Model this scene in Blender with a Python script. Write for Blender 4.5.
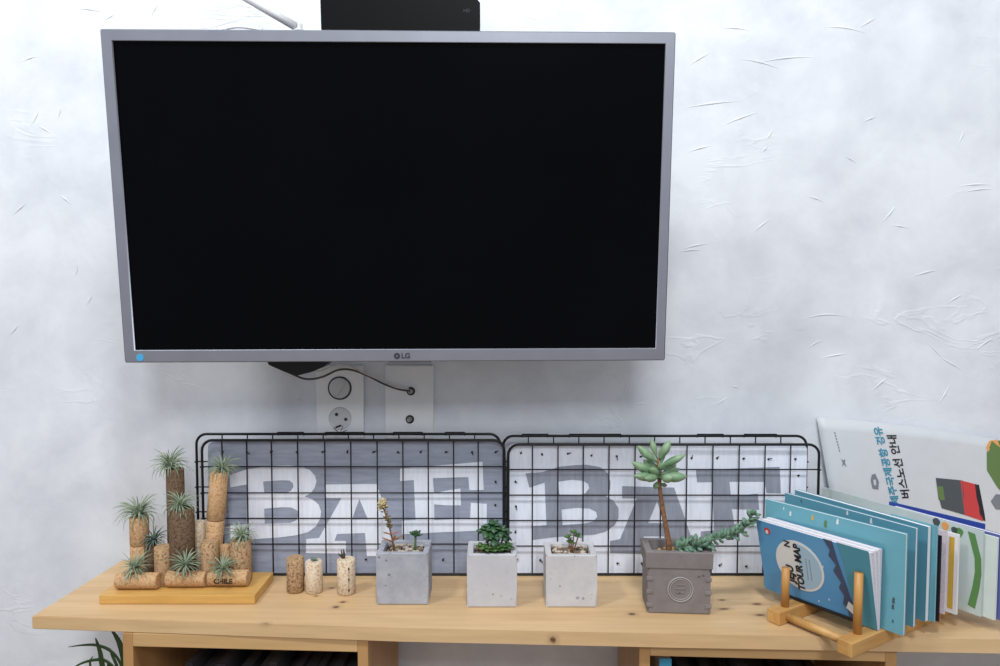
import bpy, bmesh, math, random
from mathutils import Vector, Matrix
random.seed(7)
SC = bpy.context.scene
COL = SC.collection
PI = math.pi
for o in list(bpy.data.objects): bpy.data.objects.remove(o)

# ------------------------------------------------------------------ camera, world, lamps, exposure
FPX = 722.0; PITCH = math.radians(3.0); SHELF = 0.45; CZ = SHELF + 0.43; CAMD = 1.155
cam = bpy.data.cameras.new('camera'); cam.sensor_width = 36; cam.lens = FPX/1000*36; cam.shift_x = 0.003
cam.clip_start = 0.02
camo = bpy.data.objects.new('camera', cam); COL.objects.link(camo)
camo.location = (0, -CAMD, CZ); camo.rotation_euler = (PI/2 - PITCH, 0, 0)
SC.camera = camo
w = bpy.data.worlds.new('world'); SC.world = w; w.use_nodes = True
w.node_tree.nodes['Background'].inputs[0].default_value = (0.88, 0.93, 1.0, 1)
w.node_tree.nodes['Background'].inputs[1].default_value = 0.55

def area(name, loc, target, sx, sy, power, col=(1, 0.98, 0.96)):
    l = bpy.data.lights.new(name, 'AREA'); l.shape = 'RECTANGLE'; l.size = sx; l.size_y = sy; l.energy = power; l.color = col
    o = bpy.data.objects.new(name, l); COL.objects.link(o); o.location = loc
    d = Vector(target) - Vector(loc); o.rotation_euler = d.to_track_quat('-Z', 'Y').to_euler()
    return o
area('ceiling_lamp', (-1.1, -1.10, 2.38), (-0.1, -0.1, 0.6), 0.25, 0.25, 17, (.95, .98, 1))
area('ceiling_lamp', (0.05, -1.15, 2.38), (0.1, -0.1, 0.7), 0.25, 0.20, 17, (.95, .98, 1))
area('ceiling_lamp', (0.3, -3.0, 2.38), (0.1, -0.1, 0.9), 0.5, 0.5, 30, (.95, .98, 1))
SC.view_settings.view_transform = 'Standard'; SC.view_settings.look = 'None'
SC.view_settings.exposure = 0.02; SC.view_settings.gamma = 1; SC.view_settings.use_curve_mapping = False

# ------------------------------------------------------------------ measuring helpers (photo sight line -> point on a real plane)
def ray(px, py):
    a = (px-497)/FPX; b = (333-py)/FPX
    return Vector((a, math.cos(PITCH)+b*math.sin(PITCH), -math.sin(PITCH)+b*math.cos(PITCH)))
CP = Vector((0, -CAMD, CZ))
def onz(px, py, z=SHELF):
    d = ray(px, py); return CP + d*((z-CZ)/d.z)
def ony(px, py, y):
    d = ray(px, py); return CP + d*((y+CAMD)/d.y)

# ------------------------------------------------------------------ materials
def s2l(c):
    f = lambda v: v/12.92 if v <= .04045 else ((v+.055)/1.055)**2.4
    return tuple(f(x/255) for x in c) + (1,)
def mat(name, rgb, rough=.6, metal=0., var=0., vscale=40., bump=0., bscale=200., spec=.5, rgb2=None, sss=0., coat=0., stretch=(1, 1, 1), detail=4):
    m = bpy.data.materials.new(name); m.use_nodes = True; nt = m.node_tree; b = nt.nodes['Principled BSDF']
    b.inputs['Base Color'].default_value = s2l(rgb); b.inputs['Roughness'].default_value = rough
    b.inputs['Metallic'].default_value = metal; b.inputs['Specular IOR Level'].default_value = spec
    if sss: b.inputs['Subsurface Weight'].default_value = sss; b.inputs['Subsurface Scale'].default_value = .003
    if coat: b.inputs['Coat Weight'].default_value = coat
    tc = nt.nodes.new('ShaderNodeTexCoord'); mp = nt.nodes.new('ShaderNodeMapping'); mp.inputs['Scale'].default_value = stretch
    nt.links.new(tc.outputs['Object'], mp.inputs['Vector'])
    if var or rgb2:
        n = nt.nodes.new('ShaderNodeTexNoise'); n.inputs['Scale'].default_value = vscale; n.inputs['Detail'].default_value = detail
        nt.links.new(mp.outputs[0], n.inputs['Vector'])
        r = nt.nodes.new('ShaderNodeValToRGB'); r.color_ramp.elements[0].position = .3; r.color_ramp.elements[1].position = .7
        c2 = rgb2 or tuple(max(0, v*(1-var)) for v in rgb)
        r.color_ramp.elements[0].color = s2l(c2); r.color_ramp.elements[1].color = s2l(rgb)
        nt.links.new(n.outputs['Fac'], r.inputs[0]); nt.links.new(r.outputs[0], b.inputs['Base Color'])
    if bump:
        n2 = nt.nodes.new('ShaderNodeTexNoise'); n2.inputs['Scale'].default_value = bscale; n2.inputs['Detail'].default_value = 5
        nt.links.new(mp.outputs[0], n2.inputs['Vector'])
        bp = nt.nodes.new('ShaderNodeBump'); bp.inputs['Strength'].default_value = bump; bp.inputs['Distance'].default_value = .002
        nt.links.new(n2.outputs['Fac'], bp.inputs['Height']); nt.links.new(bp.outputs[0], b.inputs['Normal'])
    return m

def wood(name, light, dark, knots=(), scale=1., axis='X', rough=.45):
    m = bpy.data.materials.new(name); m.use_nodes = True; nt = m.node_tree; N = nt.nodes.new; L = nt.links.new; b = nt.nodes['Principled BSDF']
    b.inputs['Roughness'].default_value = rough
    tc = N('ShaderNodeTexCoord'); mp = N('ShaderNodeMapping')
    st = {'X': (1.2, 14, 14), 'Y': (14, 1.2, 14), 'Z': (14, 14, 1.2)}[axis]
    mp.inputs['Scale'].default_value = tuple(v*scale for v in st); L(tc.outputs['Object'], mp.inputs[0])
    n = N('ShaderNodeTexNoise'); n.inputs['Scale'].default_value = 1.6; n.inputs['Detail'].default_value = 5; n.inputs['Distortion'].default_value = .6
    L(mp.outputs[0], n.inputs['Vector'])
    r = N('ShaderNodeValToRGB'); r.color_ramp.elements[0].position = .3; r.color_ramp.elements[1].position = .68
    r.color_ramp.elements[0].color = s2l(dark); r.color_ramp.elements[1].color = s2l(light); L(n.outputs['Fac'], r.inputs[0])
    n3 = N('ShaderNodeTexNoise'); n3.inputs['Scale'].default_value = 9; n3.inputs['Detail'].default_value = 6; L(mp.outputs[0], n3.inputs['Vector'])
    mx = N('ShaderNodeMix'); mx.data_type = 'RGBA'; mx.blend_type = 'MULTIPLY'; mx.inputs[0].default_value = .28
    L(r.outputs[0], mx.inputs[6]); L(n3.outputs['Fac'], mx.inputs[7]); col = mx.outputs[2]
    for (kx, ky, kz, rx, ry) in knots:
        mk = N('ShaderNodeMapping'); mk.vector_type = 'POINT'
        mk.inputs['Location'].default_value = (-kx/rx, -ky/ry, -kz/ry); mk.inputs['Scale'].default_value = (1/rx, 1/ry, 1/ry)
        L(tc.outputs['Object'], mk.inputs[0])
        nn = N('ShaderNodeTexNoise'); nn.inputs['Scale'].default_value = 1.5; L(mk.outputs[0], nn.inputs['Vector'])
        ln = N('ShaderNodeVectorMath'); ln.operation = 'LENGTH'; L(mk.outputs[0], ln.inputs[0])
        ad = N('ShaderNodeMath'); ad.operation = 'ADD'; L(ln.outputs['Value'], ad.inputs[0]); L(nn.outputs['Fac'], ad.inputs[1])
        kr = N('ShaderNodeValToRGB'); kr.color_ramp.elements[0].position = .0; kr.color_ramp.elements[1].position = 1
        e = kr.color_ramp.elements; e[0].color = (1, 1, 1, 1); e[1].color = (0, 0, 0, 1)
        e0 = e.new(.36); e0.color = (.9, .9, .9, 1); e1 = e.new(.55); e1.color = (.22, .22, .22, 1)
        dv = N('ShaderNodeMath'); dv.operation = 'MULTIPLY'; dv.inputs[1].default_value = .36; L(ad.outputs[0], dv.inputs[0]); L(dv.outputs[0], kr.inputs[0])
        mm = N('ShaderNodeMix'); mm.data_type = 'RGBA'; L(kr.outputs[0], mm.inputs[0]); L(col, mm.inputs[6]); mm.inputs[7].default_value = s2l((88, 50, 32)); col = mm.outputs[2]
    L(col, b.inputs['Base Color'])
    bp = N('ShaderNodeBump'); bp.inputs['Strength'].default_value = .08; bp.inputs['Distance'].default_value = .001; L(n3.outputs['Fac'], bp.inputs['Height']); L(bp.outputs[0], b.inputs['Normal'])
    return m

def plaster(name):
    m = bpy.data.materials.new(name); m.use_nodes = True; nt = m.node_tree; N = nt.nodes.new; L = nt.links.new; b = nt.nodes['Principled BSDF']
    b.inputs['Roughness'].default_value = .5; b.inputs['Specular IOR Level'].default_value = .35
    tc = N('ShaderNodeTexCoord')
    n = N('ShaderNodeTexNoise'); n.inputs['Scale'].default_value = 8; n.inputs['Detail'].default_value = 9; n.inputs['Roughness'].default_value = .62; n.inputs['Distortion'].default_value = .25; L(tc.outputs['Object'], n.inputs['Vector'])
    r = N('ShaderNodeValToRGB'); r.color_ramp.elements[0].position = .28; r.color_ramp.elements[1].position = .62
    r.color_ramp.elements[0].color = s2l((203, 206, 214)); r.color_ramp.elements[1].color = s2l((226, 229, 235)); L(n.outputs['Fac'], r.inputs[0]); L(r.outputs[0], b.inputs['Base Color'])
    # trowel ridges: thin crests of a warped, stretched noise, present only in patches
    mp = N('ShaderNodeMapping'); mp.inputs['Rotation'].default_value = (0, .35, 0); mp.inputs['Scale'].default_value = (3.2, 1, 9); L(tc.outputs['Object'], mp.inputs[0])
    n2 = N('ShaderNodeTexNoise'); n2.inputs['Scale'].default_value = 1.6; n2.inputs['Detail'].default_value = 3; n2.inputs['Distortion'].default_value = 1.6; L(mp.outputs[0], n2.inputs['Vector'])
    r2 = N('ShaderNodeValToRGB'); e = r2.color_ramp.elements; e[0].position = .54; e[0].color = (0, 0, 0, 1); e[1].position = .575; e[1].color = (1, 1, 1, 1); a = e.new(.60); a.color = (.25, .25, .25, 1)
    L(n2.outputs['Fac'], r2.inputs[0])
    n4 = N('ShaderNodeTexNoise'); n4.inputs['Scale'].default_value = 3.3; n4.inputs['Detail'].default_value = 3; L(tc.outputs['Object'], n4.inputs['Vector'])
    r4 = N('ShaderNodeValToRGB'); r4.color_ramp.elements[0].position = .53; r4.color_ramp.elements[1].position = .66; L(n4.outputs['Fac'], r4.inputs[0])
    mu = N('ShaderNodeMath'); mu.operation = 'MULTIPLY'; L(r2.outputs[0], mu.inputs[0]); L(r4.outputs[0], mu.inputs[1])
    ad = N('ShaderNodeMath'); ad.operation = 'MULTIPLY_ADD'; L(n.outputs['Fac'], ad.inputs[0]); ad.inputs[1].default_value = 2.2; L(mu.outputs[0], ad.inputs[2])
    bp = N('ShaderNodeBump'); bp.inputs['Strength'].default_value = .45; bp.inputs['Distance'].default_value = .0014; L(ad.outputs[0], bp.inputs['Height']); L(bp.outputs[0], b.inputs['Normal'])
    return m

class _O:
    def __init__(self, o): self.outputs = {'Object': o}
def shifted(nt):
    """object coordinates moved by a random amount per object, so no two pieces share a pattern"""
    tc = nt.nodes.new('ShaderNodeTexCoord'); oi = nt.nodes.new('ShaderNodeObjectInfo'); ad = nt.nodes.new('ShaderNodeVectorMath'); ad.operation = 'ADD'
    mu = nt.nodes.new('ShaderNodeMath'); mu.operation = 'MULTIPLY'; mu.inputs[1].default_value = 7.3
    nt.links.new(oi.outputs['Random'], mu.inputs[0]); nt.links.new(tc.outputs['Object'], ad.inputs[0]); nt.links.new(mu.outputs[0], ad.inputs[1])
    return _O(ad.outputs[0])
def concrete(name, c1, c2, pits=True):
    m = bpy.data.materials.new(name); m.use_nodes = True; nt = m.node_tree; N = nt.nodes.new; L = nt.links.new; b = nt.nodes['Principled BSDF']
    b.inputs['Roughness'].default_value = .85; b.inputs['Specular IOR Level'].default_value = .25
    tc = shifted(nt)
    n = N('ShaderNodeTexNoise'); n.inputs['Scale'].default_value = 38; n.inputs['Detail'].default_value = 7; n.inputs['Roughness'].default_value = .65; L(tc.outputs['Object'], n.inputs['Vector'])
    r = N('ShaderNodeValToRGB'); r.color_ramp.elements[0].position = .3; r.color_ramp.elements[1].position = .7; r.color_ramp.elements[0].color = s2l(c2); r.color_ramp.elements[1].color = s2l(c1)
    L(n.outputs['Fac'], r.inputs[0])
    v = N('ShaderNodeTexVoronoi'); v.inputs['Scale'].default_value = 95; v.inputs['Randomness'].default_value = 1; L(tc.outputs['Object'], v.inputs['Vector'])
    n2 = N('ShaderNodeTexNoise'); n2.inputs['Scale'].default_value = 60; L(tc.outputs['Object'], n2.inputs['Vector'])
    ad = N('ShaderNodeMath'); ad.operation = 'ADD'; L(v.outputs['Distance'], ad.inputs[0]); L(n2.outputs['Fac'], ad.inputs[1])
    pr = N('ShaderNodeValToRGB'); pr.color_ramp.elements[0].position = .5; pr.color_ramp.elements[1].position = .58; L(ad.outputs[0], pr.inputs[0])
    mm = N('ShaderNodeMix'); mm.data_type = 'RGBA'; L(pr.outputs[0], mm.inputs[0]); mm.inputs[6].default_value = s2l(tuple(v*.84 for v in c2)); L(r.outputs[0], mm.inputs[7]); L(mm.outputs[2], b.inputs['Base Color'])
    a2 = N('ShaderNodeMath'); a2.operation = 'MULTIPLY_ADD'; L(pr.outputs[0], a2.inputs[0]); a2.inputs[1].default_value = .8; L(n.outputs['Fac'], a2.inputs[2])
    bp = N('ShaderNodeBump'); bp.inputs['Strength'].default_value = .5; bp.inputs['Distance'].default_value = .0012; L(a2.outputs[0], bp.inputs['Height']); L(bp.outputs[0], b.inputs['Normal'])
    return m

def corkmat(name, c1, c2, cd):
    m = bpy.data.materials.new(name); m.use_nodes = True; nt = m.node_tree; N = nt.nodes.new; L = nt.links.new; b = nt.nodes['Principled BSDF']
    b.inputs['Roughness'].default_value = .85; b.inputs['Specular IOR Level'].default_value = .2
    tc = shifted(nt)
    n = N('ShaderNodeTexNoise'); n.inputs['Scale'].default_value = 330; n.inputs['Detail'].default_value = 3; L(tc.outputs['Object'], n.inputs['Vector'])
    r = N('ShaderNodeValToRGB'); e = r.color_ramp.elements; e[0].position = .34; e[0].color = s2l(cd); e[1].position = .66; e[1].color = s2l(c1); x = e.new(.45); x.color = s2l(c2)
    L(n.outputs['Fac'], r.inputs[0]); L(r.outputs[0], b.inputs['Base Color'])
    bp = N('ShaderNodeBump'); bp.inputs['Strength'].default_value = .5; bp.inputs['Distance'].default_value = .001; L(n.outputs['Fac'], bp.inputs['Height']); L(bp.outputs[0], b.inputs['Normal'])
    return m

M = {}
M['wall'] = plaster('wall_plaster')
M['floor'] = mat('floor_boards', (150, 125, 98), .5, var=.2, vscale=6, stretch=(1, 8, 1))
M['bezel'] = mat('brushed_silver', (146, 148, 160), .38, metal=.55, var=.04, vscale=30)
M['screen'] = mat('screen_glass', (5, 5, 8), .15, spec=.06, var=.3, vscale=6)
M['dkplastic'] = mat('dark_plastic', (18, 18, 21), .45, spec=.35)
M['gloss'] = mat('glossy_black', (9, 9, 11), .4, spec=.12)
M['white'] = mat('white_plastic', (228, 229, 232), .4, var=.02)
M['offwhite'] = mat('grey_white_plastic', (196, 197, 200), .45, var=.03)
M['hole'] = mat('socket_black', (30, 28, 28), .6)
M['metal'] = mat('worn_metal', (150, 150, 150), .35, metal=.9)
M['blackwire'] = mat('black_wire', (17, 17, 20), .42, spec=.4)
M['cable'] = mat('cable_grey', (70, 68, 68), .6)
M['logo'] = mat('logo_dark', (48, 48, 56), .5)
M['sticker'] = mat('blue_sticker', (70, 165, 215), .5)
M['pine'] = wood('pine_side', (219, 180, 128), (200, 158, 106), axis='X')
M['pineZ'] = wood('pine_post', (205, 160, 108), (186, 140, 90), axis='Z')
M['tray'] = wood('yellow_tray_wood', (228, 182, 106), (212, 160, 82), axis='X', scale=2)
M['rack'] = wood('rack_wood', (218, 170, 104), (196, 142, 78), axis='X', scale=3)
M['dowel'] = wood('dowel_wood', (206, 152, 84), (188, 132, 66), axis='Z', scale=3)
M['boardgrey'] = mat('grey_board', (160, 166, 184), .7, rgb2=(143, 149, 167), vscale=30, stretch=(1, 1, 6))
M['boardwhite'] = mat('white_board', (236, 240, 251), .7, rgb2=(222, 227, 242), vscale=30, stretch=(6, 1, 1))
M['letterwhite'] = mat('white_letter_paint', (240, 244, 253), .6, rgb2=(226, 231, 245), vscale=30, stretch=(6, 1, 1))
M['lettergrey'] = mat('grey_letter_paint', (154, 158, 172), .6, rgb2=(138, 143, 158), vscale=30, stretch=(6, 1, 1))
M['concA'] = concrete('blue_grey_concrete', (176, 178, 186), (150, 152, 161))
M['concB'] = concrete('light_concrete', (196, 195, 200), (184, 183, 188))
M['concC'] = concrete('pale_concrete', (202, 200, 202), (186, 184, 187))
M['concD'] = concrete('dark_concrete', (134, 127, 126), (119, 112, 111))
M['soil'] = mat('dark_soil', (84, 70, 58), .95, rgb2=(50, 40, 34), vscale=250, bump=1, bscale=400)
M['pebA'] = mat('pebble_pale', (205, 194, 178), .7, var=.25, vscale=90)
M['pebB'] = mat('pebble_brown', (140, 116, 96), .8, var=.35, vscale=90)
M['cork'] = corkmat('natural_cork', (206, 170, 130), (194, 155, 114), (164, 122, 84))
M['corkpale'] = corkmat('pale_cork', (222, 206, 184), (212, 192, 166), (180, 150, 120))
M['corkbrown'] = corkmat('speckled_cork', (186, 156, 122), (168, 136, 102), (116, 84, 60))
M['bark'] = corkmat('dark_bark', (118, 96, 76), (102, 82, 64), (76, 58, 45))
M['print'] = mat('burnt_print', (70, 48, 36), .8)
M['air'] = mat('air_plant_leaf', (166, 178, 152), .7, rgb2=(110, 128, 102), vscale=70)
M['airdark'] = mat('dark_air_plant_leaf', (116, 136, 122), .65, rgb2=(76, 92, 84), vscale=70)
M['jade'] = mat('jade_leaf', (90, 124, 62), .35, rgb2=(52, 88, 46), vscale=90, sss=.1)
M['jadedark'] = mat('deep_green_leaf', (66, 104, 66), .35, rgb2=(38, 70, 46), vscale=90, sss=.1)
M['sedum'] = mat('blue_green_sedum', (116, 146, 124), .5, rgb2=(72, 106, 86), vscale=120, sss=.15)
M['pachy'] = mat('pale_plump_leaf', (140, 166, 132), .45, rgb2=(92, 126, 90), vscale=60, sss=.15)
M['redleaf'] = mat('reddish_leaf', (168, 92, 66), .5, rgb2=(126, 108, 74), vscale=120)
M['olive'] = mat('olive_bronze_leaf', (142, 124, 84), .5, rgb2=(92, 86, 54), vscale=150)
M['cream'] = mat('cream_bloom', (214, 196, 150), .6, rgb2=(150, 128, 84), vscale=200)
M['stembrown'] = mat('brown_stem', (146, 104, 72), .8, rgb2=(98, 68, 48), vscale=250, bump=.6, bscale=500)
M['twig'] = mat('dark_twig', (70, 52, 44), .8)
M['housegreen'] = mat('dark_strap_leaf', (56, 88, 36), .4, rgb2=(34, 62, 28), vscale=18)
M['terracotta'] = mat('grey_plant_pot', (120, 118, 116), .7, var=.1)
M['paper'] = mat('page_white', (232, 231, 234), .7, var=.04, vscale=400, stretch=(1, 1, .05))
M['paperpink'] = mat('page_pinkish', (226, 216, 224), .7, rgb2=(204, 190, 206), vscale=300)
M['teal'] = mat('teal_cover', (106, 166, 178), .5, rgb2=(98, 156, 172), vscale=10)
M['tealdark'] = mat('deep_teal_cover', (92, 150, 168), .5, rgb2=(82, 138, 160), vscale=10)
M['blue'] = mat('sky_blue_cover', (92, 154, 198), .45, rgb2=(78, 140, 188), vscale=14)
M['navy'] = mat('slate_navy_print', (62, 74, 102), .5)
M['tealprint'] = mat('teal_print', (74, 140, 158), .5)
M['ellipse'] = mat('pale_ellipse_print', (218, 217, 216), .5)
M['ellipse2'] = mat('pale_blue_print', (160, 188, 208), .5)
M['ink'] = mat('black_ink', (26, 27, 32), .6)
M['inkgrey'] = mat('grey_ink', (120, 124, 132), .6)
M['inkteal'] = mat('teal_ink', (58, 138, 164), .6)
M['redp'] = mat('red_print', (196, 60, 62), .5)
M['greyp'] = mat('charcoal_print', (74, 80, 86), .5)
M['greenp'] = mat('green_print', (92, 136, 78), .5)
M['leafp'] = mat('olive_green_print', (96, 122, 70), .5)
M['orangep'] = mat('orange_print', (226, 160, 92), .5)
M['yellow'] = mat('mustard_print', (206, 168, 66), .5)
M['blackcover'] = mat('black_cover', (28, 26, 36), .5)
M['greencover'] = mat('grey_green_cover', (196, 208, 206), .45, var=.03)
M['palegreen'] = mat('pale_green_cover', (216, 226, 220), .45, var=.03)
M['purple'] = mat('violet_blue_cover', (92, 100, 160), .5)
M['bluethin'] = mat('royal_blue_cover', (52, 76, 160), .45)
M['brochure'] = mat('grey_white_paper', (205, 208, 212), .5, var=.02)
M['spineA'] = mat('dark_spine', (26, 27, 33), .6)
M['spineB'] = mat('blue_spine', (36, 48, 68), .6)
M['spineC'] = mat('grey_spine', (62, 63, 68), .6)
M['cyan'] = mat('cyan_spine', (70, 170, 210), .4)

# ------------------------------------------------------------------ building helpers
def link(o, parent=None):
    COL.objects.link(o)
    if parent is not None: o.parent = parent
    return o
def obj(name, bm, m, parent=None, smooth=False):
    me = bpy.data.meshes.new(name); bmesh.ops.recalc_face_normals(bm, faces=bm.faces); bm.to_mesh(me); bm.free()
    for mm in (m if isinstance(m, (list, tuple)) else [m]): me.materials.append(mm)
    if smooth:
        for p in me.polygons: p.use_smooth = True
    return link(bpy.data.objects.new(name, me), parent)
def tag(o, label, cat, group=None):
    o['label'] = label; o['category'] = cat
    if group: o['group'] = group
    return o
def thing(name, label, cat, loc=(0, 0, 0), rz=0, group=None):
    o = bpy.data.objects.new(name, None); o.empty_display_size = .01; link(o); o.location = loc; o.rotation_euler = (0, 0, rz)
    return tag(o, label, cat, group)
def struct(o): o['kind'] = 'structure'; return o

def box(bm, c, s, R=None, bev=0., seg=2, mi=0):
    t = bmesh.new(); bmesh.ops.create_cube(t, size=1)
    for v in t.verts: v.co = Vector((v.co.x*s[0], v.co.y*s[1], v.co.z*s[2]))
    if bev: bmesh.ops.bevel(t, geom=list(t.edges), offset=bev, segments=seg, affect='EDGES', profile=.6)
    X = Matrix.Translation(Vector(c)) @ (R.to_4x4() if R is not None else Matrix.Identity(4))
    merge(bm, t, X, mi)
def merge(bm, t, X=None, mi=0):
    if X is not None: t.transform(X)
    idx = {}
    for v in t.verts: idx[v] = bm.verts.new(v.co)
    for f in t.faces:
        try:
            nf = bm.faces.new([idx[v] for v in f.verts]); nf.material_index = mi; nf.smooth = f.smooth
        except ValueError: pass
    t.free()
def tube(bm, pts, r, n=8, mi=0, closed=False, flat=1.0, up=None):
    pts = [Vector(p) for p in pts]; K = len(pts)
    rs = r if isinstance(r, (list, tuple)) else [r]*K
    rings = []; prev = None
    for i, p in enumerate(pts):
        if closed: d = pts[(i+1) % K] - pts[i-1]
        else: d = pts[min(i+1, K-1)] - pts[max(i-1, 0)]
        d.normalize()
        if prev is None:
            a = Vector(up) if up is not None else (Vector((0, 0, 1)) if abs(d.z) < .9 else Vector((0, 1, 0)))
            u = (a - d*a.dot(d)).normalized()
        else: u = (prev - d*prev.dot(d)).normalized()
        prev = u; v = d.cross(u)
        rings.append([bm.verts.new(p + (u*math.cos(2*PI*k/n)*flat + v*math.sin(2*PI*k/n))*rs[i]) for k in range(n)])
    for i in range(K if closed else K-1):
        A = rings[i]; B = rings[(i+1) % K]
        for k in range(n):
            f = bm.faces.new((A[k], A[(k+1) % n], B[(k+1) % n], B[k])); f.material_index = mi; f.smooth = True
    if not closed:
        for R_ in (rings[0], rings[-1]):
            f = bm.faces.new(R_); f.material_index = mi
def lathe(bm, prof, c, n=24, axis=None, mi=0, wob=0.):
    """prof: (radius, height) pairs turned about an axis through c"""
    R = Vector((0, 0, 1)).rotation_difference(Vector(axis)).to_matrix() if axis is not None else Matrix.Identity(3)
    rings = []
    for (r, h) in prof:
        rings.append([bm.verts.new(Vector(c) + R @ Vector(((r + random.uniform(-wob, wob))*math.cos(2*PI*k/n), (r + random.uniform(-wob, wob))*math.sin(2*PI*k/n), h))) for k in range(n)])
    for A, B in zip(rings[:-1], rings[1:]):
        for k in range(n):
            f = bm.faces.new((A[k], A[(k+1) % n], B[(k+1) % n], B[k])); f.material_index = mi; f.smooth = True
    for R_ in (rings[0], rings[-1]):
        f = bm.faces.new(R_); f.material_index = mi
def leaf(bm, base, d, length, width, thick=None, curve=0., up=(0, 0, 1), mi=0, n=6, seg=6, tip=.15, belly=.55):
    """plump leaf: an oval-section body along d, bending towards 'up' by curve"""
    d = Vector(d).normalized(); u = Vector(up); u = u - d*u.dot(d)
    if u.length < 1e-4: u = Vector((1, 0, 0)) - d*d.x
    u.normalize(); th = thick if thick is not None else width*.4
    pts = []; rs = []
    for i in range(seg+1):
        t = i/seg; pts.append(Vector(base) + d*(length*t) + u*(curve*length*t*t))
        s = math.sin(PI*min(1, (t**(math.log(.5)/math.log(belly))))) ** .7 if 0 < t < 1 else 0
        rs.append(max(width*.5*s, width*(.16 if t == 0 else tip*.3)))
    tube(bm, pts, rs, n=n, mi=mi, flat=th/width, up=u)
def flat_poly(outline, holes=(), depth=.0006):
    """filled 2-D outline with holes (x, y) extruded to a thin solid; returns a bmesh in the XY plane"""
    cu = bpy.data.curves.new('t', 'CURVE'); cu.dimensions = '2D'; cu.fill_mode = 'BOTH'; cu.extrude = depth/2
    for ring in [outline] + list(holes):
        sp = cu.splines.new('POLY'); sp.points.add(len(ring)-1); sp.use_cyclic_u = True
        for i, (x, y) in enumerate(ring): sp.points[i].co = (x, y, 0, 1)
    return curve_bm(cu)
def curve_bm(cu):
    o = bpy.data.objects.new('t', cu); COL.objects.link(o); bpy.context.view_layer.update()
    me = bpy.data.meshes.new_from_object(o); bm = bmesh.new(); bm.from_mesh(me)
    bpy.data.objects.remove(o); bpy.data.curves.remove(cu); bpy.data.meshes.remove(me)
    return bm
def text_bm(s, size, depth=.0004, align='CENTER', bold=0., spacing=1.):
    cu = bpy.data.curves.new('t', 'FONT'); cu.body = s; cu.size = size; cu.extrude = depth/2; cu.align_x = align; cu.align_y = 'CENTER'
    cu.offset = bold; cu.space_character = spacing; cu.resolution_u = 3
    return curve_bm(cu)
def frame_mx(o, ux, uy, uz):
    m = Matrix((ux, uy, uz)).transposed().to_4x4(); m.translation = Vector(o); return m
FRONT = (Vector((1, 0, 0)), Vector((0, 0, 1)), Vector((0, -1, 0)))     # local XY onto the wall-parallel plane, facing the room

# ------------------------------------------------------------------ the setting
b = bmesh.new(); box(b, (.2, .05, 1.2), (5.4, .1, 2.4))
rng = random.Random(11)
def stroke(px, py, L, ang, bend, r=.0015):   # raised trowel ridge in the plaster
    c = ony(px, py, 0); pts = []; rs = []
    for i in range(9):
        t = i/8 - .5; a = math.radians(ang)
        x = c.x + L*t*math.cos(a) - bend*(t*t*4)*math.sin(a); z = c.z + L*t*math.sin(a) + bend*(.25-t*t)*4*math.cos(a)
        pts.append((x, .0005, z)); rs.append(r*(1-abs(t)*1.9)+.0002)
    tube(b, pts, rs, n=6)
for a in [(695, 248, .06, 12, .004), (690, 252, .05, 5, .003), (762, 226, .045, 38, .002), (825, 322, .10, 3, .012), (835, 357, .06, 10, .003), (975, 187, .07, 3, .004),
          (978, 192, .06, 6, .004), (962, 137, .03, 70, .003), (785, 62, .12, 6, .006), (760, 66, .09, -14, .006), (845, 33, .09, -8, .008), (868, 24, .04, 30, .003), (770, 135, .03, 60, .002), (765, 150, .02, 45, .002),
          (712, 106, .12, 7, .004), (740, 120, .08, 20, .003), (935, 352, .05, -45, .004), (950, 365, .06, -30, .004), (985, 345, .05, 35, .004), (890, 215, .05, 50, .004),
          (900, 228, .04, -10, .003), (925, 275, .06, 15, .004), (880, 385, .05, 40, .003), (945, 395, .05, 60, .004), (815, 345, .04, 30, .003), (870, 120, .03, 20, .002), (700, 150, .05, 15, .003), (850, 160, .03, -30, .002), (955, 300, .04, 30, .003), (30, 60, .03, 20, .003), (15, 330, .03, 50, .002), (65, 200, .03, -40, .002), (36, 118, .04, 60, .003), (44, 130, .03, -30, .002), (60, 112, .03, 75, .002),
          (77, 270, .03, 80, .002), (90, 300, .03, 60, .002), (20, 210, .04, 40, .003), (735, 30, .06, -5, .003), (700, 60, .05, 30, .003), (90, 12, .06, -8, .004), (155, 10, .04, 60, .003), (110, 18, .03, 30, .002), (815, 200, .04, -20, .003),
          (300, 400, .02, -20, .002), (722, 402, .03, 35, .002), (735, 388, .02, -15, .002), (640, 405, .04, 5, .002)]: stroke(*a)
struct(obj('wall_back', b, M['wall']))
b = bmesh.new(); box(b, (.2, -1.3, -.02), (5.4, 2.6, .04)); struct(obj('floor', b, M['floor']))

# ------------------------------------------------------------------ shelf plank and the two crates under it
TH = .018
kn = []
for (px, py, pl, rx, ry) in [(265, 622, 'f', .0055, .0042), (336, 607, 't', .0055, .0045), (343, 602, 't', .0048, .0035), (553, 640, 'f', .005, .005), (632, 614, 't', .006, .004), (722, 600, 't', .006, .0028), (724, 609, 't', .009, .003),
                             (757, 604, 't', .008, .004), (760, 615, 't', .008, .0035), (316, 596, 't', .004, .0022), (332, 588, 't', .006, .003)]:
    P = ony(px, py, -.24) if pl == 'f' else onz(px, py)
    if pl == 'f': xx = (px-497)/FPX*.915; P = ony(px, py, -.2422-(xx+.1255)*.0464 if xx > -.1255 else -.2422+(-.1255-xx)*.0702)
    kn.append((P.x, P.y, P.z, rx, ry))
M['plank'] = wood('pine_plank', (228, 194, 148), (212, 174, 126), knots=kn, axis='X')
fl = onz(32, 616); fr_x, fr_y = 1.0, -.285
bl = onz(122, 560)
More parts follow.
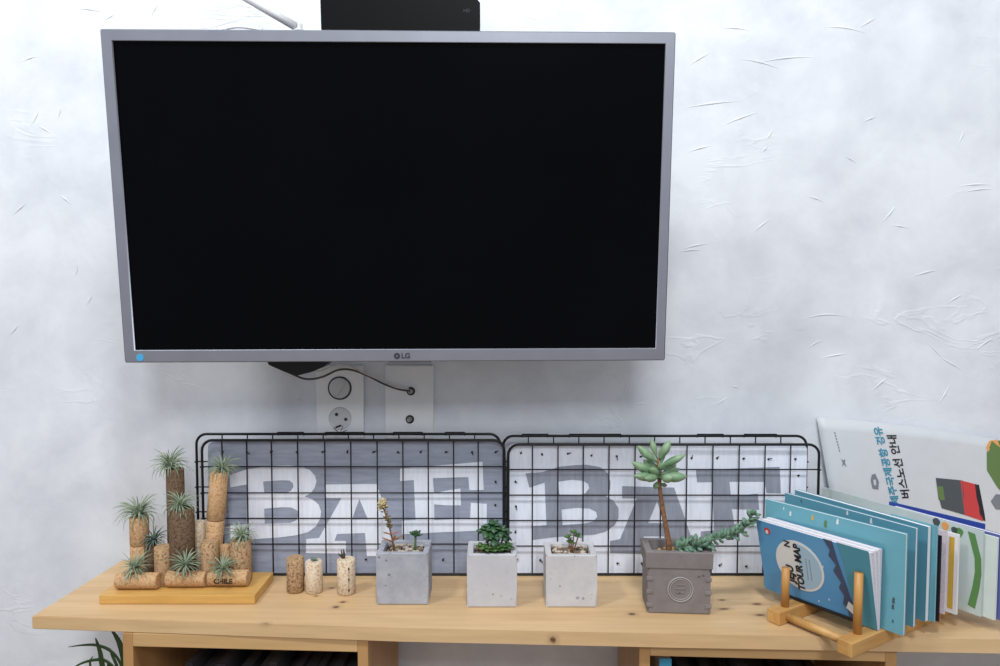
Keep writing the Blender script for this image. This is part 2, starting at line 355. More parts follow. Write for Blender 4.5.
outl = [(fl.x, fl.y), (-.1255, -.2422), (.2326, -.2588), (.629, -.2734), (fr_x, fr_y), (fr_x, -.002), (-.6097, -.002)]
b = bmesh.new()
top = [b.verts.new((x, y, SHELF)) for x, y in outl]; bot = [b.verts.new((x, y, SHELF-TH)) for x, y in outl]
b.faces.new(top); b.faces.new(bot[::-1])
for i in range(len(outl)): b.faces.new((top[i], bot[i], bot[(i+1) % len(outl)], top[(i+1) % len(outl)]))
bmesh.ops.bevel(b, geom=[e for e in b.edges if abs(e.verts[0].co.z-e.verts[1].co.z) < 1e-6], offset=.0012, segments=2, affect='EDGES')
tag(obj('shelf_board', b, M['plank']), 'long knotty pine shelf board under the wall television, carrying plants and booklets', 'shelf')

RC = math.radians(-2.9)
def crate(x0, x1, yf, label, books):
    t = thing('wooden_crate', label, 'crate', ((x0+x1)/2, (yf-.018)/2, 0), math.radians(-2.9))
    W = x1-x0; Dp = -yf-.020; H = SHELF-TH-.0005; p = .014; h = .018
    bb = bmesh.new(); box(bb, (0, 0, H-h/2), (W-2*p, Dp, h), bev=.001); obj('top_panel', bb, M['pine'], t)
    bb = bmesh.new(); box(bb, (0, 0, h/2), (W-2*p, Dp, h), bev=.001); obj('bottom_panel', bb, M['pine'], t)
    for s in (-1, 1):
        bb = bmesh.new(); box(bb, (s*(W/2-p/2), 0, H/2), (p, Dp, H), bev=.001); obj('side_panel', bb, M['pineZ'], t)
    bb = bmesh.new(); box(bb, (0, Dp/2-.003, H/2), (W-2*p-.0004, .005, H-2*h-.0004)); obj('back_panel', bb, M['pineZ'], t)
    r = random.Random(books[0]); x = x0+p+books[2]
    mats = ['spineA', 'spineA', 'spineB', 'spineC', 'blackcover', 'spineA']
    names = {'spineA': 'charcoal', 'spineB': 'dull blue', 'spineC': 'grey', 'blackcover': 'black', 'cyan': 'cyan'}
    for i in range(books[1]):
        th = r.uniform(.010, .017); hh = r.uniform(.325, .358); mk = mats[(i*5+books[0]) % 6]
        if books[0] == 2 and i == 0: mk = 'cyan'; hh = .37
        if x+th > x1-p-.008: break
        bt = bmesh.new(); box(bt, (0, 0, hh/2), (th, .002, hh), bev=.0008)
        ft = thing('magazine', names[mk]+' spined magazine standing upright in the '+books[3], 'magazine', ((x0+x1)/2+(x+th/2-(x0+x1)/2)*math.cos(RC)+.045*math.sin(RC)*0, (yf-.018)/2+(x+th/2-(x0+x1)/2)*math.sin(RC)-Dp/2+.045, h+.0003), RC, 'dark magazines in the '+books[3])
        obj('cover', bt, M[mk], ft)
        bt = bmesh.new(); box(bt, (0, .056, hh/2), (th-.0012, .109, hh-.004)); obj('page_block', bt, M['spineC'] if mk != 'cyan' else M['paper'], ft)
        x += th+.0012
crate(-.493, -.163, -.227, 'open pine crate under the left half of the shelf', (1, 20, .045, 'left crate'))
crate(.190, .515, -.252, 'open pine crate under the right half of the shelf', (2, 16, .016, 'right crate'))

# ------------------------------------------------------------------ television
TVW, TVH = .7305, .4280
tv = thing('television', 'wide silver framed flat television with black screen mounted on wall', 'television', (-.1355, -.179, CZ-.0900))
tv.rotation_euler = (math.atan2(.039, .4245), -.0022, math.radians(1.3))
def ring_plate(W, H, l, r_, t_, b_, y0, y1, bev=.0015):
    """front frame: outer W x H, borders l, r, t, b; local z from 0 up"""
    bb = bmesh.new()
    box(bb, (0, (y0+y1)/2, b_/2), (W, y1-y0, b_), bev=bev); box(bb, (0, (y0+y1)/2, H-t_/2), (W, y1-y0, t_), bev=bev)
    box(bb, (-W/2+l/2, (y0+y1)/2, H/2), (l, y1-y0, H-.002), bev=bev); box(bb, (W/2-r_/2, (y0+y1)/2, H/2), (r_, y1-y0, H-.002), bev=bev)
    return bb
def rect(x0, x1, z0, z1): return [(x0, z0), (x1, z0), (x1, z1), (x0, z1)]
cu_ = flat_poly(rect(-TVW/2, TVW/2, 0, TVH), [rect(-TVW/2+.0135, TVW/2-.0125, .0165, TVH-.0135)], depth=.016)
bmesh.ops.remove_doubles(cu_, verts=cu_.verts, dist=1e-6)
ee = [e_ for e_ in cu_.edges if len(e_.link_faces) == 2 and e_.calc_face_angle(0) > .5 and all(abs(abs(v.co.x)-TVW/2) < 1e-5 or v.co.y < 1e-5 or abs(v.co.y-TVH) < 1e-5 for v in e_.verts)]
bmesh.ops.bevel(cu_, geom=ee, offset=.0012, segments=2, affect='EDGES')
cu_.transform(frame_mx((0, .008, 0), *FRONT)); obj('bezel', cu_, M['bezel'], tv)
b = bmesh.new(); box(b, (0, .008, TVH/2+.001), (TVW-.022, .008, TVH-.025)); obj('screen', b, M['screen'], tv)
b = bmesh.new(); box(b, (0, .0215, TVH/2), (TVW-.012, .0110, TVH-.012), bev=.003); box(b, (.0, .042, TVH*.46), (TVW-.16, .034, TVH*.72), bev=.012)
obj('back_shell', b, M['dkplastic'], tv)
MI = (Matrix.Translation(tv.location) @ tv.rotation_euler.to_matrix().to_4x4()).inverted()
b = bmesh.new(); box(b, (-.14, -.006, CZ+.10), (.26, .010, .22), bev=.003)
for s_ in (-.09, .09): box(b, (-.14+s_, -.066, CZ+.11), (.03, .125, .16), bev=.003)
b.transform(MI); obj('wall_bracket', b, M['dkplastic'], tv)
b = bmesh.new(); lathe(b, [(.0042, 0), (.0042, .0008)], (0, 0, 0), 24, axis=(0, -1, 0)); o = obj('maker_badge', b, M['logo'], tv); o.location = (.0, .0002, .0078)
b = text_bm('LG', .0100, .0008, bold=.0002); b.transform(frame_mx((.0118, -.0003, .0078), *FRONT)); obj('maker_lettering', b, M['logo'], tv)
b = bmesh.new(); lathe(b, [(.0013, .0), (.0013, .0003)], (0, 0, 0), 12, axis=(0, -1, 0)); lathe(b, [(.0034, 0), (.0034, .0002)], (0, 0, 0), 20, axis=(0, -1, 0)); 
o = obj('badge_face', b, M['bezel'], tv); o.location = (.0, -.0006, .0078); o.scale = (.35, 1, .35)
b = bmesh.new(); lathe(b, [(.0050, 0), (.0050, .0006)], (0, 0, 0), 24, axis=(0, -1, 0)); o = obj('round_sticker', b, M['sticker'], tv); o.location = (-.3445, .0002, .0072)
o['label'] = 'round blue sticker'
b = bmesh.new(); box(b, (.0165, .010, -.0015), (.058, .012, .005), bev=.0022); obj('control_pad', b, M['bezel'], tv)
Q = [ony(x, y, -.10) for x, y in [(268, 355), (338, 355), (326, 366), (314, 371), (300, 374.5), (288, 371), (272, 364)]]
b = flat_poly([(q.x, q.z) for q in Q], depth=.03); b.transform(frame_mx((0, -.10, 0), *FRONT)); b.transform(MI)
obj('lower_bracket', b, M['dkplastic'], tv)

# things on top of it
zt = CZ-.0900+.4265+.0006; YT = -.218
b = bmesh.new(); bw = bmesh.new()
P0 = ony(322, 28, YT+.01).x; P1 = ony(480, 28, YT+.01).x
sb = thing('set_top_box', 'black box with rounded right end standing on top of the television', 'set-top box', ((P0+P1)/2, YT+.021, zt+.003)); sb.rotation_euler = (math.atan2(.039, .4245), 0, math.radians(1.1))
W = P1-P0
prof = [(-W/2, 0), (W/2-.001, 0), (W/2, .004), (W/2, .034), (W/2-.008, .043), (W/2-.03, .048), (-W/2, .050)]
t = flat_poly(prof, depth=.03); t.transform(frame_mx((0, 0, 0), *FRONT)); obj('case', t, M['gloss'], sb)
b = text_bm('HD', .006, .0004); b.transform(frame_mx((W/2-.017, -.0152, .024), *FRONT)); obj('front_marking', b, M['logo'], sb)
A0 = ony(299, 24, YT+.015); A1 = ony(243, -8, YT+.015)
an = thing('aerial', 'white stick aerial slanting up from the television top, left of black box', 'aerial', (A0.x, A0.y, zt+.0022))
d = (A1-A0); L0 = Vector((-.002, 0, .006)); 
b = bmesh.new(); tube(b, [L0, L0+d*.5, L0+d*1.2], [.0056, .0052, .0048], n=14); obj('rod', b, M['offwhite'], an)
b = bmesh.new(); lathe(b, [(.0075, 0), (.0075, .002), (.0045, .004), (.0045, .010)], (0, 0, 0), 18); obj('swivel_base', b, M['offwhite'], an)
A = ony(222, 29, YT+.01); B_ = ony(262, 29, YT+.01)
b = bmesh.new(); pts = []
for i in range(13):
    t = i/12; pts.append((A.x+(B_.x-A.x)*t, YT+.012-.002*math.sin(t*6), zt+.0045+.003*max(0, math.sin(t*PI*1.1-.2))))
tube(b, pts, .0018, n=8); tag(obj('white_cable', b, M['white']), 'short white cable lying on the top edge of the television', 'cable')

# ------------------------------------------------------------------ wall sockets
def plate(px0, px1, label, kind):
    a = ony(px0, 430, 0).x; c = ony(px1, 430, 0).x; W = c-a; H = .120; zc = ony(340, 402, 0).z
    t = thing('wall_socket' if kind == 1 else 'aerial_socket', label, 'socket', ((a+c)/2, -.0005, zc))
    bb = bmesh.new(); box(bb, (0, -.0045, 0), (W, .008, H), bev=.0022); obj('cover_plate', bb, M['white'], t)
    return t, W
t, W = plate(318, 365, 'double power socket on wall below television, with a grey blank in its upper opening', 1)
ox = 0
for i, py in enumerate((388, 418)):
    q = ony(341, py, -.0085); z = q.z - t.location.z
    if i == 0:
        bb = bmesh.new(); lathe(bb, [(.0188, 0), (.0188, .0012), (.0170, .0012), (.0170, .0003)], (ox, -.0086, z), 32, axis=(0, -1, 0)); obj('socket_rim', bb, M['hole'], t, True)
        bb = bmesh.new(); lathe(bb, [(.0165, 0), (.0165, .0022), (.0145, .0034)], (ox, -.0088, z), 28, axis=(0, -1, 0))
        box(bb, (ox+.002, -.0132, z), (.0048, .003, .028), R=Matrix.Rotation(.55, 3, 'Y'), bev=.0008); obj('blanking_plug', bb, M['offwhite'], t)
    else:
        bb = bmesh.new(); lathe(bb, [(.0182, 0), (.0182, .0010), (.0172, .0010), (.0165, .0002), (.0150, .0001)], (ox, -.0086, z), 32, axis=(0, -1, 0)); f = obj('socket_well', bb, M['offwhite'], t, False)
        for sx, sz in ((-.0055, .006), (.009, -.002)):
            bb = bmesh.new(); lathe(bb, [(.0026, 0), (.0026, .0006)], (ox+sx, -.0090, z+sz), 14, axis=(0, -1, 0)); obj('pin_hole', bb, M['hole'], f)
        bb = bmesh.new(); box(bb, (ox-.003, -.0092, z-.0135), (.010, .001, .003), R=Matrix.Rotation(-.4, 3, 'Y'), bev=.0003); obj('earth_clip', bb, M['hole'], f)
t, W = plate(386, 434, 'aerial socket plate on wall below television, right of the power socket', 2)
for i, (pxx, py) in enumerate(((411, 391), (410, 419))):
    q = ony(pxx, py, -.0085); x = q.x-t.location.x; z = q.z-t.location.z
    bb = bmesh.new(); box(bb, (x, -.0090, z), (.022, .0015, .022), bev=.0006); md = obj('socket_module', bb, M['white'], t)
    bb = bmesh.new(); lathe(bb, [(.0068, 0), (.0068, .001), (.005, .0014)], (x, -.0097, z), 24, axis=(0, -1, 0)); obj('socket_ring', bb, M['hole'], md)
    bb = bmesh.new(); lathe(bb, [(.0042, 0), (.0042, .006), (.0022, .0062), (.0022, .003)], (x, -.0108, z), 20, axis=(0, -1, 0)); obj('connector', bb, M['metal'], md)

def cable(pts, r, label, m):
    P = [ony(x, y, yy) for x, y, yy in pts]; out = []
    for i in range(len(P)-1):
        p0, p1, p2, p3 = P[max(i-1, 0)], P[i], P[i+1], P[min(i+2, len(P)-1)]
        for k in range(6):
            s = k/6; out.append(.5*((2*p1)+(p2-p0)*s+(2*p0-5*p1+4*p2-p3)*s*s+(3*p1-p0-3*p2+p3)*s**3))
    out.append(P[-1]); bb = bmesh.new(); tube(bb, out, r, n=8); tag(obj('cable', bb, m, None, True), label, 'cable')
cable([(272, 364, -.03), (290, 373, -.03), (306, 379, -.03), (322, 377, -.028), (338, 370, -.025), (352, 370, -.022), (368, 376, -.02), (384, 384, -.019), (398, 389, -.019), (410, 391, -.0180)], .0016, 'dark cable looping below the television into the aerial socket', M['cable'])
cable([(300, 366, -.036), (318, 371, -.036), (332, 366, -.034), (345, 364, -.032), (362, 372, -.028), (380, 380, -.026), (396, 387, -.025), (409, 389, -.0240)], .0013, 'thin grey cable running above the dark one towards the aerial socket', M['offwhite'])

# ------------------------------------------------------------------ wire mesh panels
def wire_panel(x0, x1, y, h, xs, label, rows=(467, 493.2, 518.8, 544.5), clips=(), crn=.016):
    t = thing('wire_mesh_panel', label, 'wire panel', ((x0+x1)/2, y, SHELF), 0, None)
    cx = (x0+x1)/2; r = .0021; W = x1-x0; z0 = r+.0003; z1 = h
    pts = []
    def corner(cx_, cz_, a0):
        for k in range(6):
            a = math.radians(a0+k*18); pts.append((cx_+crn*math.cos(a), 0, cz_+crn*math.sin(a)))
    corner(W/2-crn, z1-crn, 0); corner(-W/2+crn, z1-crn, 90); 
    corner(-W/2+crn*1, z0+crn, 180); corner(W/2-crn, z0+crn, 270)
    bb = bmesh.new(); tube(bb, pts, r, n=8, closed=True, up=(0, 1, 0)); obj('frame', bb, M['blackwire'], t, True)
    bb = bmesh.new()
    for x in xs: tube(bb, [(x-cx, .0024, z0), (x-cx, .0024, z1)], .00105, n=6)
    for ry in rows:
        z = ony(500, ry, YF).z - SHELF
        tube(bb, [(-W/2, -.0006+.0024, z), (W/2, -.0006+.0024, z)], .00105, n=6)
        for s in (-1, 1): tube(bb, [(s*(W/2+.0015), .0, z-.001), (s*(W/2+.0015), 0, z+.001)], .0022, n=6)
    obj('wire_grid', bb, M['blackwire'], t, True)
    for (cxp, ln) in clips:
        bb = bmesh.new(); tube(bb, [(cxp-cx-ln/2, -.0015, z1+.0028), (cxp-cx+ln/2, -.0015, z1+.0028)], .0010, n=6)
        for s in (-1, 1): tube(bb, [(cxp-cx+s*ln/2, -.0025, z1+.0032), (cxp-cx+s*ln/2, .0005, z1-.0025)], .0010, n=6)
        obj('clip', bb, M['blackwire'], t)
    return t
YF = -.068; HF = ony(500, 440.2, YF).z-SHELF
xs1 = [ony(p, 500, YF).x for p in (222.3, 247, 271.7, 297.9, 325, 351, 377.3, 403, 428.3, 453.7, 478.3)]
xs2 = [ony(p, 500, YF).x for p in (532.5, 558, 583.3, 609, 635, 661, 686.8, 712.7, 739, 764.8, 790.3)]
fl0 = ony(203, 500, YF).x; fl1 = ony(504.3, 500, YF).x; fr0 = ony(508.2, 500, YF).x; fr1 = ony(818, 500, YF).x
wire_panel(fl0, fl1, YF, HF, xs1, 'black wire mesh panel in front of the grey board with white letters', clips=())
wire_panel(fr0, fr1, YF, ony(650, 444.5, YF).z-SHELF, xs2, 'black wire mesh panel in front of the white board with grey letters', rows=(469.8, 495.5, 521, 546.5))
YB = -.034; HB = ony(400, 434, YB).z-SHELF
bx0 = ony(197, 470, YB).x; bx1 = ony(806, 470, YB).x; bm_ = (bx0+bx1)/2
def even(a, c): return [a + (c-a)*i/12 for i in range(1, 12)]
wire_panel(bx0, bm_-.0025, YB, HB, even(bx0, bm_-.0025), 'black wire mesh panel against wall, behind the grey lettered board', clips=[(ony(p, 433, YB).x, l) for p, l in ((291, .04), (345, .06), (408, .045), (455, .03))])
wire_panel(bm_+.0025, bx1, YB, HB-.003, even(bm_+.0025, bx1), 'black wire mesh panel against wall, behind the white lettered board', clips=[(ony(p, 434, YB).x, l) for p, l in ((535, .04), (595, .08), (710, .04), (760, .05))])
tw = thing('cable_tie', 'loose black cable tie end sticking up behind the left wire panels', 'cable tie', ony(340, 433, -.040))
b = bmesh.new()
for dx, dz in ((.010, .004), (-.008, .006), (.014, -.001), (.004, .009)): leaf(b, (0, 0, 0), (dx, 0, dz), .014, .003, thick=.0012)
obj('tie_ends', b, M['blackwire'], tw)

# ------------------------------------------------------------------ lettered boards
YL = -.059
def board(x0p, x1p, topp, m, label, letters, lm, lname, pins, z0off=.004):
    a = ony(x0p, 500, YL); c = ony(x1p, 500, YL); zt_ = ony(500, topp, YL).z; W = c.x-a.x; cx = (a.x+c.x)/2
    t = thing('lettered_board', label, 'sign board', (cx, YL+.002, SHELF))
    r = .010; H = zt_-SHELF; z0 = .0005; o = []
    for (qx, qz, a0) in ((W/2-r, H-r, 0), (-W/2+r, H-r, 90)):
        for k in range(5):
            an_ = math.radians(a0+k*22.5); o.append((qx+r*math.cos(an_), qz+r*math.sin(an_)))
    o += [(-W/2, z0), (W/2, z0)]
    bb = flat_poly(o, depth=.004); bb.transform(frame_mx((0, 0, 0), *FRONT)); obj('panel', bb, m, t)
    for nm, out, holes in letters:
        def cv(R_): return [(ony(x, y, YL).x-cx, ony(x, y, YL).z-SHELF) for x, y in R_]
        bb = flat_poly(cv(out), [cv(h) for h in holes], depth=.0005); bb.transform(frame_mx((0, -.0023, 0), *FRONT))
        lo = obj('letter', bb, lm, t); lo['label'] = lname+' letter '+nm
    rr = random.Random(len(pins))
    for (x, y) in pins:
        q = ony(x, y, YL-.003); an_ = rr.uniform(.2, 1.4)*rr.choice((1, -1, 1)); Lp = rr.uniform(.002, .0055)
        bb = bmesh.new(); lathe(bb, [(.0016, 0), (.0016, .0012), (.0008, .0018)], (q.x-cx, -.0021, q.z-SHELF), 10, axis=(0, -1, 0))
        tube(bb, [(q.x-cx, -.0034, q.z-SHELF), (q.x-cx+Lp*math.cos(an_), -.0042, q.z-SHELF+Lp*math.sin(an_))], .0007, n=5)
        obj('pin', bb, M['blackwire'], t)
c1 = lambda L: [(190+x/4.04, 425+y/4.04) for x, y in L]
c2 = lambda L: [(340+x/4.035, 425+y/4.035) for x, y in L]
c3 = lambda L: [(500+x/4.0375, 425+y/4.0375) for x, y in L]
c4 = lambda L: [(650+x/4.04, 425+y/4.04) for x, y in L]
L1 = [('B', c1([(160, 202), (235, 178), (330, 165), (400, 163), (450, 168), (485, 182), (505, 205), (511, 228), (503, 255), (488, 275), (463, 289), (495, 300), (520, 322), (530, 350), (526, 380), (508, 410), (478, 432), (430, 445), (360, 454), (300, 458), (250, 462), (165, 466), (163, 405), (230, 400), (230, 240), (163, 252)]),
       [c1([(296, 228), (370, 223), (402, 224), (416, 235), (418, 250), (408, 266), (385, 275), (300, 277)]), c1([(300, 338), (370, 332), (410, 333), (434, 345), (440, 362), (430, 385), (405, 396), (302, 398)])]),
      ('A', [(326, 484.5), (376.5, 484), (386, 510), (396, 556), (367, 556), (365, 533), (337, 534), (334.5, 541), (346, 541), (346, 553.5), (306, 553), (306.5, 539), (319, 538), (341.5, 498), (326, 498)], [[(359.5, 499), (352, 519.5), (368, 519.5)]]),
      ('E', c2([(243, 175), (400, 163), (575, 148), (580, 262), (522, 263), (518, 210), (375, 214), (379, 276), (430, 265), (486, 256), (488, 324), (430, 324), (380, 320), (381, 384), (525, 376), (528, 314), (592, 318), (592, 425), (420, 432), (250, 441), (250, 386), (305, 383), (298, 222), (243, 226)]), [])]
L2 = [('B', c3([(103, 195), (170, 190), (240, 168), (300, 162), (350, 160), (405, 170), (435, 195), (446, 228), (445, 258), (428, 288), (458, 305), (478, 335), (478, 375), (462, 405), (425, 430), (380, 442), (300, 446), (220, 452), (130, 463), (130, 408), (188, 404), (180, 232), (118, 252)]),
       [c3([(235, 228), (290, 220), (335, 224), (356, 237), (360, 256), (345, 275), (320, 284), (240, 285)]), c3([(248, 340), (310, 333), (360, 336), (388, 350), (393, 370), (378, 388), (350, 396), (252, 404)])]),
      ('A', [(622, 486), (674, 487.5), (682, 510), (692, 540), (700, 556), (668, 556), (664, 536), (644, 536), (640, 543), (650, 543), (650, 554), (610, 553), (610, 541), (620, 539), (637, 498), (622, 498)], [[(657, 501), (648, 523), (664, 523)]]),
      ('F', c4([(185, 182), (350, 175), (523, 169), (528, 275), (470, 274), (464, 228), (320, 228), (326, 286), (380, 282), (436, 277), (440, 342), (380, 340), (330, 338), (340, 400), (360, 405), (362, 455), (205, 455), (205, 430), (258, 425), (250, 230), (190, 230)]), [])]
p1 = [(x, 452.5) for x in (222, 246.4, 270.4, 296.4, 322, 347, 373, 397.5, 420.5, 445.8, 472, 495.6)] + [(495.6, 482), (495.3, 505.5), (365.5, 560), (442.8, 560.5), (495, 533), (240, 560), (299, 561)]
p2 = [(521, 453.5), (542, 454.5), (568, 454), (591.6, 456), (617, 456.5), (641, 457), (692, 458.5), (717.6, 458.5), (744, 459), (769, 459.5), (796, 459.5), (515.5, 482), (516, 506.7), (515.5, 532.7), (540.4, 560.7), (617.6, 564), (642, 564), (720, 566), (746.5, 567), (799, 476), (799, 505), (516, 561)]
board(209, 502.5, 441.5, M['boardgrey'], 'grey board with large white letters behind left wire mesh, standing on shelf', L1, M['letterwhite'], 'white', p1)
board(508.5, 806, 444, M['boardwhite'], 'white board with large grey letters behind right wire mesh, standing on shelf', L2, M['lettergrey'], 'grey', p2)

# ------------------------------------------------------------------ concrete pots
def pebbles(bm, cx, cy, half, z, n, seed, mi=0, s=(.002, .0042)):
    r = random.Random(seed)
    for _ in range(n):
        t = bmesh.new(); bmesh.ops.create_icosphere(t, subdivisions=1, radius=r.uniform(*s))
        for v in t.verts: v.co = Vector((v.co.x*r.uniform(.8, 1.3), v.co.y*r.uniform(.8, 1.2), v.co.z*.7))
        merge(bm, t, Matrix.Translation((cx+r.uniform(-half, half), cy+r.uniform(-half, half), z+r.uniform(-.001, .002))), mi)
def square_pot(px0, px1, pyb, depth, h, rz, m, label, wall=.008, taper=.0, name='concrete_planter', rim=0.):
    a = onz(px0, pyb); c = onz(px1, pyb); W = c.x-a.x
    t = thing(name, label, 'plant pot', ((a.x+c.x)/2, a.y+depth/2, SHELF+.0003), rz)
    bb = bmesh.new()
    def lvl(wx, wy, z): return [bb.verts.new((sx*wx/2, sy*wy/2, z)) for sx, sy in ((-1, -1), (1, -1), (1, 1), (-1, 1))]
    k = 1+taper; zi = h-.012
    rs = [lvl(W-.002, depth-.002, 0), lvl(W, depth, .0015)]
    for q in (.35, .7): rs.append(lvl(W*(1+taper*q), depth*(1+taper*q), h*q))
    rs += [lvl(W*k, depth*k, h-.001), lvl(W*k-.002, depth*k-.002, h), lvl((W*k-2*wall), depth*k-2*wall, h-.0005), lvl(W*k-2*wall-.003, depth*k-2*wall-.003, zi)]
    bb.faces.new(rs[0][::-1])
    for A, B in zip(rs[:-1], rs[1:]):
        for i in range(4): bb.faces.new((A[i], A[(i+1) % 4], B[(i+1) % 4], B[i]))
    bb.faces.new(rs[-1])
    ve = [e for e in bb.edges if abs(e.verts[0].co.z-e.verts[1].co.z) > .002 and abs(e.verts[0].co.x) > W*.4 and abs(e.verts[1].co.x) > W*.4]
    bmesh.ops.bevel(bb, geom=ve, offset=.0025, segments=3, affect='EDGES')
    obj('pot_body', bb, m, t)
    bb = bmesh.new(); n = 8; hw = (W*k-2*wall)/2-.0015; hd = (depth*k-2*wall)/2-.0015; g = [[bb.verts.new((hw*(2*i/n-1), hd*(2*j/n-1), zi+.003+random.uniform(0, .003))) for j in range(n+1)] for i in range(n+1)]
    for i in range(n):
        for j in range(n): bb.faces.new((g[i][j], g[i+1][j], g[i+1][j+1], g[i][j+1]))
    obj('soil', bb, M['soil'], t)
    return t, W, zi+.004
GR = 'square concrete planters in the middle of the shelf'
# pot 1
t, W, zs = square_pot(376.5, 428.5, 605.0, .056, .073, 0, M['concA'], 'blue-grey concrete pot holding a leggy reddish succulent, nearest the three corks')
b = bmesh.new(); pebbles(b, 0, 0, .023, zs+.002, 60, 1); o = obj('gravel', b, M['pebA'], t); o['kind'] = 'stuff'
b = bmesh.new(); pebbles(b, 0, 0, .023, zs+.002, 60, 2); o = obj('gravel', b, M['pebB'], t); o['kind'] = 'stuff'
def local(t, px, py, y):
    q = ony(px, py, y); v = q - t.location; c, s = math.cos(-t.rotation_euler.z), math.sin(-t.rotation_euler.z)
    return Vector((v.x*c-v.y*s, v.x*s+v.y*c, v.z))
yp = t.location.y-.008
S = [local(t, *q, yp) for q in ((395, 552), (392.5, 541), (391, 534), (389, 526), (387, 518), (384, 510), (382, 505))]; S[0].z = zs-.004
b = bmesh.new(); tube(b, S, [.0014, .0013, .0012, .0011, .0011, .001, .001], n=8); obj('stem', b, M['stembrown'], t)
b = bmesh.new()
for (i, ang, L_, el) in [(1, 180, .016, .18), (1, 20, .018, .3), (1, 260, .012, .1), (1, 80, .013, .2), (2, 170, .012, .05), (2, 5, .012, .12), (2, 270, .009, .1), (1, 330, .013, .5)]:
    a = math.radians(ang); leaf(b, S[i], (math.cos(a), math.sin(a)*.8, el), L_, .0045, .0022, curve=.15)
obj('lower_leaves', b, M['redleaf'], t)
b = bmesh.new(); r = random.Random(5)
for i in (3, 4, 5, 3, 4, 5):
    for k in range(6):
        a = r.uniform(0, 2*PI); leaf(b, S[i]+Vector((0, 0, r.uniform(-.004, .004))), (math.cos(a), math.sin(a), .35), .0065, .0036, .0022)
obj('upper_leaves', b, M['olive'], t)
b = bmesh.new()
for k in range(30):
    a = r.uniform(0, 2*PI); e = r.uniform(-.1, 1); leaf(b, S[6]+Vector((r.uniform(-.004, .004), r.uniform(-.004, .004), r.uniform(-.005, .005))), (math.cos(a), math.sin(a), e), .0070, .0044, .0030)
obj('bloom_head', b, M['cream'], t)
def rosette(bm, c, n, L_, wd, seed, e0=.2, e1=1.1, th=.5, curve=.15):
    r_ = random.Random(seed)
    for k in range(n):
        a = k*2.39996; f = k/n; e = e0+(e1-e0)*f
        leaf(bm, c, (math.cos(a), math.sin(a), e), L_*(1-.35*f)*r_.uniform(.85, 1.1), wd, wd*th, curve=curve)
c = local(t, 415, 550, yp); c2_ = local(t, 415.5, 536, yp)
b = bmesh.new(); c.z = zs-.003; tube(b, [c, c2_], .0016, n=8); obj('stem', b, M['jade'], t)
b = bmesh.new(); rosette(b, c2_, 13, .0125, .006, 3, e0=.1, e1=1.5); obj('small_rosette', b, M['jadedark'], t)
# pot 2
t, W, zs = square_pot(467, 517, 607.6, .056, .074, 0, M['concB'], 'light grey concrete pot filled with a bushy green jade succulent')
yp = t.location.y-.006
b = bmesh.new(); r = random.Random(9); b2 = bmesh.new(); bs = bmesh.new()
tops = [(490, 531, -.004), (485, 530, -.004), (500, 530, -.004), (493, 525, 0), (504, 533, .004), (493, 538, -.010), (481, 547, -.010), (487, 549, -.014), (495, 549, -.014), (502, 548, -.012), (508, 546, -.004)]
for px, py, dy in tops:
    q = local(t, px, py, yp+dy); q0 = Vector((q.x*.4, dy*.3, zs-.004)); tube(bs, [q0, (q0+q)/2+Vector((.001, 0, 0)), q], .0014, n=6)
    rosette(b if py > 540 else b2, q, 8 if py > 540 else 9, .0120 if py > 540 else .0165, .0078 if py > 540 else .0100, r.randint(0, 99), e0=-.15 if py > 540 else -.75, e1=1.2, th=.32, curve=-.15)
obj('stems', bs, M['jade'], t); obj('low_leaves', b, M['jade'], t); obj('top_leaves', b2, M['jadedark'], t)
b = bmesh.new(); pebbles(b, 0, 0, .022, zs+.001, 40, 3); o = obj('gravel', b, M['pebB'], t); o['kind'] = 'stuff'
# pot 3
t, W, zs = square_pot(546, 597, 607.6, .056, .073, 0, M['concC'], 'pale concrete pot with gravel and one tiny jade sprig')
yp = t.location.y-.004
b = bmesh.new(); pebbles(b, 0, 0, .023, zs+.002, 75, 4); o = obj('gravel', b, M['pebA'], t); o['kind'] = 'stuff'
b = bmesh.new(); pebbles(b, 0, 0, .023, zs+.002, 75, 6); o = obj('gravel', b, M['pebB'], t); o['kind'] = 'stuff'
q0 = local(t, 572, 553, yp); q0.z = zs-.003; b = bmesh.new(); bl_ = bmesh.new()
for px, py in ((568, 538), (574, 533), (578, 537), (571, 543)):
    q = local(t, px, py, yp); tube(b, [q0, (q0+q)/2, q], .0010, n=6); rosette(bl_, q, 7, .0085, .005, px, e0=-.1, e1=1.2, th=.35)
obj('stem', b, M['stembrown'], t); obj('leaves', bl_, M['jade'], t)
# pot 4
t, W, zs = square_pot(649, 711, 614.0, .053, .064, math.radians(-4), M['concD'], 'dark grey concrete pot with round emblem, holding tall and trailing succulents', wall=.009)
t.name = 'emblem_planter'
# raised collar around the top, emblem and moulded side notches
h0 = .062; h1 = .085; Wc = W+.005; Dc = .056
b = bmesh.new()
for lo in (0,):
    def lv(wx, wy, z): return [b.verts.new((sx*wx/2, sy*wy/2, z)) for sx, sy in ((-1, -1), (1, -1), (1, 1), (-1, 1))]
    rs = [lv(W-.001, .0525, h0), lv(Wc-.002, Dc-.002, h0), lv(Wc, Dc, h0+.001), lv(Wc+.001, Dc+.001, h1-.001), lv(Wc-.001, Dc-.001, h1), lv(Wc-.017, Dc-.017, h1), lv(Wc-.020, Dc-.020, h0+.003), lv(.02, .02, h0+.003)]
    for A, B in zip(rs[:-1], rs[1:]):
        for i in range(4): b.faces.new((A[i], A[(i+1) % 4], B[(i+1) % 4], B[i]))
    b.faces.new(rs[-1])
obj('collar', b, M['concD'], t)
yf = -.053/2
ce = (0.002, yf-.0002, .0335)
